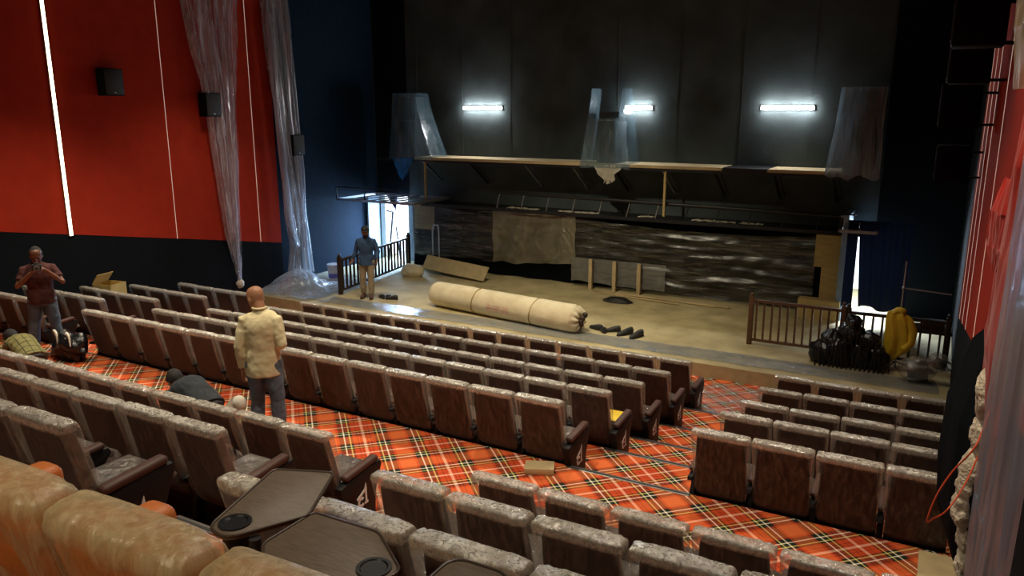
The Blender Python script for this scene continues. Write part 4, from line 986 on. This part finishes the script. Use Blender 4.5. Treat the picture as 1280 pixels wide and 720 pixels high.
def person(lab, loc, rz, J, wear, skin='skin', H=1.0, hairfn=None, sleeve='long', extra=None):
    """J: joints in local metres, facing +Y. wear: dict shirt/trousers/shoes materials"""
    t = thing('person', lab, 'person', loc, rz, None)
    j = {k: V(v)*H for k, v in J.items() if k not in ('face', 'up', 'side', 'hands')}
    side = V(J.get('side', (1, 0, 0))); fr = V(J['face'])
    def torso(e, lo=0, full=True):
        P_, W_, Ch, Sh, Nk = j['pelvis'], j['waist'], j['chest'], j['shoulder'], j['neck']
        dn = (P_-W_).normalized()
        s_ = [(P_+dn*.10, .150+e, .105+e), (P_+dn*.03, .168+e, .118+e), (P_-dn*.06, .160+e, .115+e), (W_, .142+e, .105+e), ((W_+Ch)/2, .152+e, .112+e), (Ch, .168+e, .120+e), ((Ch+Sh)/2, .172+e, .115+e), (Sh, .148+e, .088+e), (Sh*.6+Nk*.4, .110+e, .075+e*.7), (Sh*.3+Nk*.7, .070+e, .062+e*.6), (Nk, .056+e*.5, .056+e*.5)]
        return s_
    # body
    bm = B(); loft(bm, torso(-.006), side, 28)
    P, R_, hs = head_bm(bm, j['head'], fr, J.get('up', (0, 0, 1)), 1.10*H)
    loft(bm, [(j['neck']-V((0, 0, .03)), .058, .058), (j['neck']*.5+P(0, -.03, -.10)*.5, .053, .055), (P(0, -.028, -.06), .052, .056)], side, 16)
    for q in 'LR':
        s_, e_, w_ = j[q+'sh'], j[q+'el'], j[q+'wr']
        loft(bm, [(s_*.8+j['shoulder']*.2, .055, .055), (s_, .056, .056), (s_*.6+e_*.4, .046, .046), (e_, .037, .037), (e_*.65+w_*.35, .038, .036), (w_, .025, .022)], (.3, .5, .8), 16)
        hd = J['hands'][q]; hand_bm(bm, w_, hd[0], hd[1], hd[2], hd[3], H)
        h_, k_, a_, o_ = j[q+'hip'], j[q+'kn'], j[q+'an'], j[q+'toe']
        loft(bm, [(h_+(h_-k_).normalized()*.06, .07, .07), (h_, .088, .09), (h_*.6+k_*.4, .074, .076), (k_, .054, .056), (k_*.65+a_*.35, .056, .056), (a_, .036, .038)], (1, 0, 0), 18)
        hl = a_-(o_-a_).normalized()*.05
        loft(bm, [(V((hl.x, hl.y, a_.z*.5+hl.z*.5-.02)), .03, .03), (V((a_.x, a_.y, a_.z-.035)), .04, .042), ((a_+o_)/2-V((0, 0, .0)), .042, .032), (o_, .036, .020)], (1, 0, 0), 14)
    body = finish('body', bm, skin, t); remesh(body, .0085*H, 3)
    # face details
    for q in (-1, 1):
        bm = B(); sphere(bm, P(q*.030, .086, .004), (.015*H, .009*H, .009*H), 10, R_); finish('eye', bm, 'eye', t)
    bm = B(); sphere(bm, P(0, .092, -.066), (.024*H, .008*H, .007*H), 10, R_); finish('mouth', bm, 'lip', t)
    # trousers
    bm = B(); tr = torso(.012)[:4]; loft(bm, tr, side, 28)
    for q in 'LR':
        h_, k_, a_ = j[q+'hip'], j[q+'kn'], j[q+'an']
        loft(bm, [(h_+(h_-k_).normalized()*.08, .085, .09), (h_, .106, .110), (h_*.6+k_*.4, .094, .098), (k_, .078, .082), (k_*.6+a_*.4, .074, .078), (a_*.93+k_*.07, .064, .072)], (1, 0, 0), 20)
    o = finish('trousers', bm, wear['trousers'], t); remesh(o, .011, 3, .010, 9)
    # shirt
    bm = B(); s_ = torso(.024)
    dn = (j['pelvis']-j['waist']).normalized(); s_ = [(j['pelvis']+dn*wear.get('hem', .08), .200, .152), (j['pelvis']+dn*.02, .188, .146)]+s_[2:-1]+[(j['neck'], .070, .070)]
    loft(bm, s_, side, 32)
    for q in 'LR':
        s2, e_, w_ = j[q+'sh'], j[q+'el'], j[q+'wr']
        pts = [(s2*.6+j['shoulder']*.4, .062, .064), (s2, .068, .068), (s2*.6+e_*.4, .064, .062)]
        if sleeve == 'long': pts += [(e_, .056, .056), (e_*.6+w_*.4, .052, .05), (e_*.12+w_*.88, .040, .038)]
        else: pts += [(s2*.35+e_*.65, .066, .062)]
        loft(bm, pts, (.3, .5, .8), 18)
    o = finish('shirt', bm, wear['shirt'], t); remesh(o, .011, 3, .010, 9)
    if wear.get('collar'):
        bm = B(); nk = j['neck']; up = (P(0, 0, 1)-P(0, 0, 0)).normalized()
        n = 24; g = []
        for k in range(n+1):
            a = 2*PI*k/n; g.append(V((math.cos(a)*.066, math.sin(a)*.066, 0)))
        tube(bm, [nk+q_+V((0, 0, .018)) for q_ in g], .013, 8); finish('collar', bm, wear['shirt'], o)
    for q in 'LR':
        a_, o_ = j[q+'an'], j[q+'toe']; dd = V((o_.x-a_.x, o_.y-a_.y, 0)).normalized(); z0 = min(o_.z, a_.z)-.03
        c = V((a_.x, a_.y, max(0, z0)))
        bm = B(); loft(bm, [(c-dd*.085+V((0, 0, .045)), .026, .035), (c-dd*.06+V((0, 0, .05)), .045, .048), (c+V((0, 0, .055)), .05, .056), (c+dd*.08+V((0, 0, .042)), .052, .040), (c+dd*.15+V((0, 0, .032)), .046, .030), (c+dd*.19+V((0, 0, .026)), .02, .018)], (dd.y, -dd.x, 0), 18)
        finish('shoe', bm, wear['shoes'], t)
    if hairfn: hairfn(t, P, R_, H*1.10)
    if extra: extra(t, P, R_, H, j)
    return t
def short_hair(t, P, R_, H, m='hair', thick=.010):
    bm = B(); sphere(bm, P(0, -.012, .022), (.083*H, .104*H, .105*H), 28, R_)
    f = (P(0, 1, 0)-P(0, 0, 0)).normalized(); u = (P(0, 0, 1)-P(0, 0, 0)).normalized(); c = P(0, 0, 0)
    dl = [v for v in bm.verts if (v.co-c).dot(u) < -.035+max(0, (v.co-c).dot(f))*1.5]
    bmesh.ops.delete(bm, geom=dl, context='VERTS')
    for v in bm.verts: v.co += (v.co-c).normalized()*.006*nz(v.co.x*60, v.co.y*60, v.co.z*60)
    bmesh.ops.solidify(bm, geom=bm.faces[:], thickness=.006)
    return finish('hair', bm, m, t, angle=80)
STAND = dict(pelvis=(0, 0, .93), waist=(0, .0, 1.08), chest=(0, .005, 1.26), shoulder=(0, -.01, 1.41), neck=(0, -.01, 1.475), head=(0, .03, 1.585), face=(0, 1, 0), up=(0, 0, 1),
             Lsh=(-.180, -.01, 1.375), Rsh=(.180, -.01, 1.375), Lhip=(-.09, 0, .90), Rhip=(.09, 0, .90), Lkn=(-.10, .02, .49), Rkn=(.10, .02, .49), Lan=(-.11, -.01, .09), Ran=(.11, -.01, .09), Ltoe=(-.12, .13, .03), Rtoe=(.12, .13, .03),
             Lel=(-.25, -.03, 1.13), Rel=(.25, -.03, 1.13), Lwr=(-.26, .05, .89), Rwr=(.26, .05, .89),
             hands={'L': ((0, .1, -1), (1, 0, 0), (0, 1, 0), .5), 'R': ((0, .1, -1), (-1, 0, 0), (0, 1, 0), .5)})
# bald man in cream shirt, seen from behind, facing the stage, head turned down to his left
J = dict(STAND); J.update(head=(-.055, .075, 1.575), face=(-.70, .62, -.42), up=(-.25, .3, .9), Lel=(-.225, -.05, 1.09), Lwr=(-.23, .02, .82), Rel=(.225, -.07, 1.12), Rwr=(.13, .15, 1.03), Lsh=(-.17, -.01, 1.37), Rsh=(.17, -.01, 1.37),
          hands={'L': ((0, .12, -1), (1, 0, 0), (0, 1, 0), .7), 'R': ((-.5, .85, 0), (0, 0, -1), (-1, 0, 0), .5)}, Lkn=(-.10, .04, .49), Rkn=(.12, .0, .49), shoulder=(0, .02, 1.41), neck=(-.01, .02, 1.475), Ran=(.14, -.03, .09), Rtoe=(.16, .11, .03))
BALD = (-6.25, 5.78, FL['B1'])
person('bald man in a cream long-sleeved shirt and jeans, standing with his back turned', BALD, math.radians(30), J, dict(shirt='cream', trousers='jean', shoes='rubber', hem=.16, collar=True), H=1.035)
# caps in his hand
t = thing('cap', 'white cloth cap held low in the left hand of the bald man', 'cap', (-6.53, 5.60, EYE-3.15), .4)
bm = B(); sphere(bm, (.045, 0, 0), (.085, .065, .095), 32)
for v in bm.verts:
    v.co += V((1, .5, 0))*.014*nz(v.co.y*12, v.co.z*12, 1); v.co.x = max(v.co.x, -.02)
finish('crown', bm, 'cap', t)
bm = B(); sheet(bm, lambda u, v: V((-.015-.10*v*math.sin(PI*(.08+.84*u)), .03*math.cos(PI*u)-.02*v, .10*math.cos(PI*u)*(1-.25*v)-.045*v)), 20, 8, .006)
finish('brim', bm, 'cap', t)
bm = B(); sphere(bm, (.04, 0, .092), .010, 8); finish('button', bm, 'cap', t)

# photographer at the left
J = dict(STAND); J.update(head=(0, .06, 1.59), face=(0, .93, -.36), up=(0, .36, .93), Lel=(-.31, .14, 1.16), Lwr=(-.10, .27, 1.40), Rel=(.29, .10, 1.14), Rwr=(.09, .27, 1.36),
          hands={'L': ((.6, .25, .55), (.6, .2, -.6), (0, .5, .8), .8), 'R': ((-.6, .35, .4), (-.3, .2, .9), (0, .8, -.2), .8)}, Lan=(-.16, 0, .09), Ltoe=(-.20, .13, .03), Lkn=(-.14, .04, .49), Rkn=(.15, .02, .49), Ran=(.19, 0, .09), Rtoe=(.23, .13, .03))
def camera_thing():
    pass
PH = (-11.52, 6.50, FL['B1']); PHR = math.radians(238)
person('man in a dark maroon T-shirt and jeans photographing with a camera at his face', PH, PHR, J, dict(shirt='maroon', trousers='jean', shoes='cap', hem=.08), skin='skin2', H=.965, hairfn=lambda t, P, R_, H: (short_hair(t, P, R_, H), None), sleeve='short')
t = thing('camera', 'black camera with a round lens held up by the photographer', 'camera', (PH[0]+.30*math.cos(PHR+PI/2)*.965, PH[1]+.30*math.sin(PHR+PI/2)*.965, PH[2]+1.40), PHR)
bm = B(); box(bm, (-.065, -.03, -.045), (.065, .03, .045), .012); box(bm, (-.03, -.03, .04), (.03, .02, .065), .01); finish('camera_body', bm, 'rubber', t)
bm = B(); cyl(bm, (0, .03, 0), (0, .10, 0), .034, .036, 24); finish('lens_barrel', bm, 'rubber', t)
bm = B(); cyl(bm, (0, .10, 0), (0, .104, 0), .028, .028, 24); finish('lens_glass', bm, 'glass', t)
bm = B(); cyl(bm, (0, .096, 0), (0, .103, 0), .038, .038, 24); finish('lens_ring', bm, 'gmetal', t)
# man on the stage
J = dict(STAND); J.update(head=(0, .04, 1.60), face=(-.25, .95, -.15), Lel=(-.27, -.02, 1.13), Lwr=(-.27, .12, .92), Rel=(.26, -.06, 1.14), Rwr=(.33, .02, .93),
          hands={'R': ((.3, .5, -.5), (0, 0, -1), (-1, 0, 0), .3), 'L': ((0, .3, -1), (1, 0, 0), (0, 1, 0), .6)}, Lan=(-.10, .06, .09), Ltoe=(-.12, .2, .03), Lkn=(-.10, .06, .49))
def capbeard(t, P, R_, H):
    short_hair(t, P, R_, H)
    bm = B(); sphere(bm, P(0, -.005, .055), (.086*H, .108*H, .072*H), 24, R_); finish('cap', bm, 'rubber', t)
    bm = B(); sphere(bm, P(0, .10, .05), (.06*H, .06*H, .008*H), 16, R_); finish('cap_peak', bm, 'rubber', t)
    bm = B(); sphere(bm, P(0, .045, -.085), (.056*H, .058*H, .040*H), 20, R_); finish('beard', bm, 'hair', t)
person('bearded man in a blue shirt and beige trousers standing at the stage railing', (-11.72, 14.22, ZS), math.radians(205), J, dict(shirt='navyshirt', trousers='khaki', shoes='pad', hem=.12), skin='skin2', H=1.0, hairfn=capbeard)
# kneeling men
KN = dict(pelvis=(0, -.10, .42), waist=(0, .03, .50), chest=(0, .20, .545), shoulder=(0, .36, .52), neck=(0, .43, .54), head=(0, .55, .56), face=(0, .75, -.66), up=(0, .66, .75), side=(1, 0, 0),
          Lsh=(-.18, .35, .50), Rsh=(.18, .35, .50), Lel=(-.24, .42, .25), Rel=(.24, .50, .30), Lwr=(-.22, .55, .07), Rwr=(.26, .72, .12),
          Lhip=(-.09, -.10, .38), Rhip=(.09, -.10, .38), Lkn=(-.11, .12, .07), Rkn=(.11, .12, .07), Lan=(-.11, -.32, .09), Ran=(.11, -.32, .09), Ltoe=(-.11, -.44, .03), Rtoe=(.11, -.44, .03),
          hands={'L': ((0, .9, -.3), (0, -.2, -1), (1, 0, 0), .3), 'R': ((0, .95, -.3), (0, -.2, -1), (-1, 0, 0), .3)})
person('man in a charcoal T-shirt kneeling bent over the carpet beside the bald man', (-6.98, 5.52, FL['B1']), math.radians(80), KN, dict(shirt='tshirt', trousers='rubber', shoes='rubber', hem=.06), H=1.0, hairfn=lambda t, P, R_, H: (short_hair(t, P, R_, H), None), sleeve='short')
# olive check shirt material
m, nt, b = new_mat('olive_check_cotton')
tc = N(nt, 'ShaderNodeTexCoord'); s = N(nt, 'ShaderNodeSeparateXYZ'); L(nt, tc.outputs['Object'], s.inputs[0])
outs = []
for ax in ('X', 'Y', 'Z'):
    a = N(nt, 'ShaderNodeMath', operation='MULTIPLY'); L(nt, s.outputs[ax], a.inputs[0]); a.inputs[1].default_value = 11.0
    f = N(nt, 'ShaderNodeMath', operation='FRACT'); L(nt, a.outputs[0], f.inputs[0])
    g = N(nt, 'ShaderNodeMath', operation='LESS_THAN'); L(nt, f.outputs[0], g.inputs[0]); g.inputs[1].default_value = .10; outs.append(g.outputs[0])
mx1 = N(nt, 'ShaderNodeMath', operation='MAXIMUM'); L(nt, outs[0], mx1.inputs[0]); L(nt, outs[1], mx1.inputs[1])
mx = N(nt, 'ShaderNodeMix', data_type='RGBA'); mx.inputs[6].default_value = (.22, .20, .07, 1); mx.inputs[7].default_value = (.02, .02, .012, 1); L(nt, mx1.outputs[0], mx.inputs[0]); L(nt, mx.outputs[2], b.inputs['Base Color']); b.inputs['Roughness'].default_value = .9
MAT['check'] = m
person('black-haired man in an olive checked shirt kneeling behind the rear left seats', (-10.42, 5.60, FL['B1']), math.radians(80), KN, dict(shirt='check', trousers='rubber', shoes='rubber', hem=.06), H=.98, hairfn=lambda t, P, R_, H: (short_hair(t, P, R_, H), None))

# ------------------------------------------------------------------ light
def lamp(kind, loc, energy, col, size=1, target=None, **kw):
    l = bpy.data.lights.new('lamp', kind); l.energy = energy; l.color = col
    if kind == 'AREA':
        l.shape = 'RECTANGLE'; l.size = size if isinstance(size, (int, float)) else size[0]; l.size_y = l.size if isinstance(size, (int, float)) else size[1]
    else: l.shadow_soft_size = size
    for k, v in kw.items(): setattr(l, k, v)
    o = bpy.data.objects.new('lamp', l); C.objects.link(o); o.location = loc
    if target is not None: o.rotation_euler = (V(target)-V(loc)).to_track_quat('-Z', 'Y').to_euler()
    else: o.rotation_euler = (0, 0, 0)
    return o
WARM = (1, .86, .66)
# ceiling spotlights of the hall
for x, y, e in ((-11.6, 8.6, 1500), (-8.6, 9.6, 800), (-5.6, 9.4, 900), (-2.6, 9.2, 700), (-11.9, 12.0, 800), (-7.4, 12.6, 500), (-3.2, 12.2, 480), (-10.4, 5.6, 520), (-7.2, 5.4, 800), (-3.8, 5.0, 800), (-.9, 4.8, 420)):
    lamp('SPOT', (x, y, ZC-.15), e, WARM, .10, (x, y-.6, 0), spot_size=math.radians(86), spot_blend=.85)
lamp('SPOT', (-7.0, 11.4, ZC-.15), 1450, (1, .88, .62), .15, (-7.2, 15.4, 0), spot_size=math.radians(76), spot_blend=.9)
lamp('SPOT', (-4.6, -2.2, 7.6), 250, (1, .84, .60), .2, (-5.4, 5.6, 1.2), spot_size=math.radians(70), spot_blend=.8)
lamp('SPOT', (-1.4, 5.4, ZC-.15), 420, (1, .80, .60), .1, (.5, 6.4, 3.6), spot_size=math.radians(60), spot_blend=.7)  # added spot, put in to brighten the right wall
lamp('SPOT', (-.9, 1.2, ZC-.15), 170, (1, .92, .80), .1, (.3, 3.3, 3.8), spot_size=math.radians(40), spot_blend=.7)  # added unseen spot giving the foreground plastic drape its highlight
lamp('SPOT', (-2.2, -1.2, 6.2), 210, (1, .84, .54), .15, (-2.4, 1.5, 3.0), spot_size=math.radians(44), spot_blend=.6)
# daylight through the two stage doorways
lamp('AREA', (-14.1, YB+.55, 1.5), 330, (.42, .66, 1), (1.0, 2.0), (-13.2, 14.0, .3), spread=math.radians(110))
lamp('AREA', (-1.15, YB+.55, 1.9), 260, (.70, .85, 1), (1.0, .8), (-1.15, 17.2, .2))
w = bpy.data.worlds.new('sky'); sc.world = w; w.use_nodes = True
bg = w.node_tree.nodes['Background']; bg.inputs[0].default_value = (.80, .90, 1, 1); bg.inputs[1].default_value = 3.2

# ------------------------------------------------------------------ camera
cam = bpy.data.cameras.new('camera'); co = bpy.data.objects.new('camera', cam); C.objects.link(co)
cam.sensor_width = 36; cam.lens = 975.0/1280*36
co.location = (0, 0, EYE); co.rotation_euler = (math.radians(90-12.94), 0, math.radians(28.76))
cam.clip_start = .05; cam.clip_end = 200
sc.camera = co
sc.view_settings.view_transform = 'Standard'; sc.view_settings.look = 'None'; sc.view_settings.gamma = 1; sc.view_settings.exposure = 0
sc.view_settings.use_curve_mapping = False
sc.cycles.use_denoising = True
sc.cycles.max_bounces = 8; sc.cycles.transparent_max_bounces = 24; sc.cycles.sample_clamp_indirect = 6
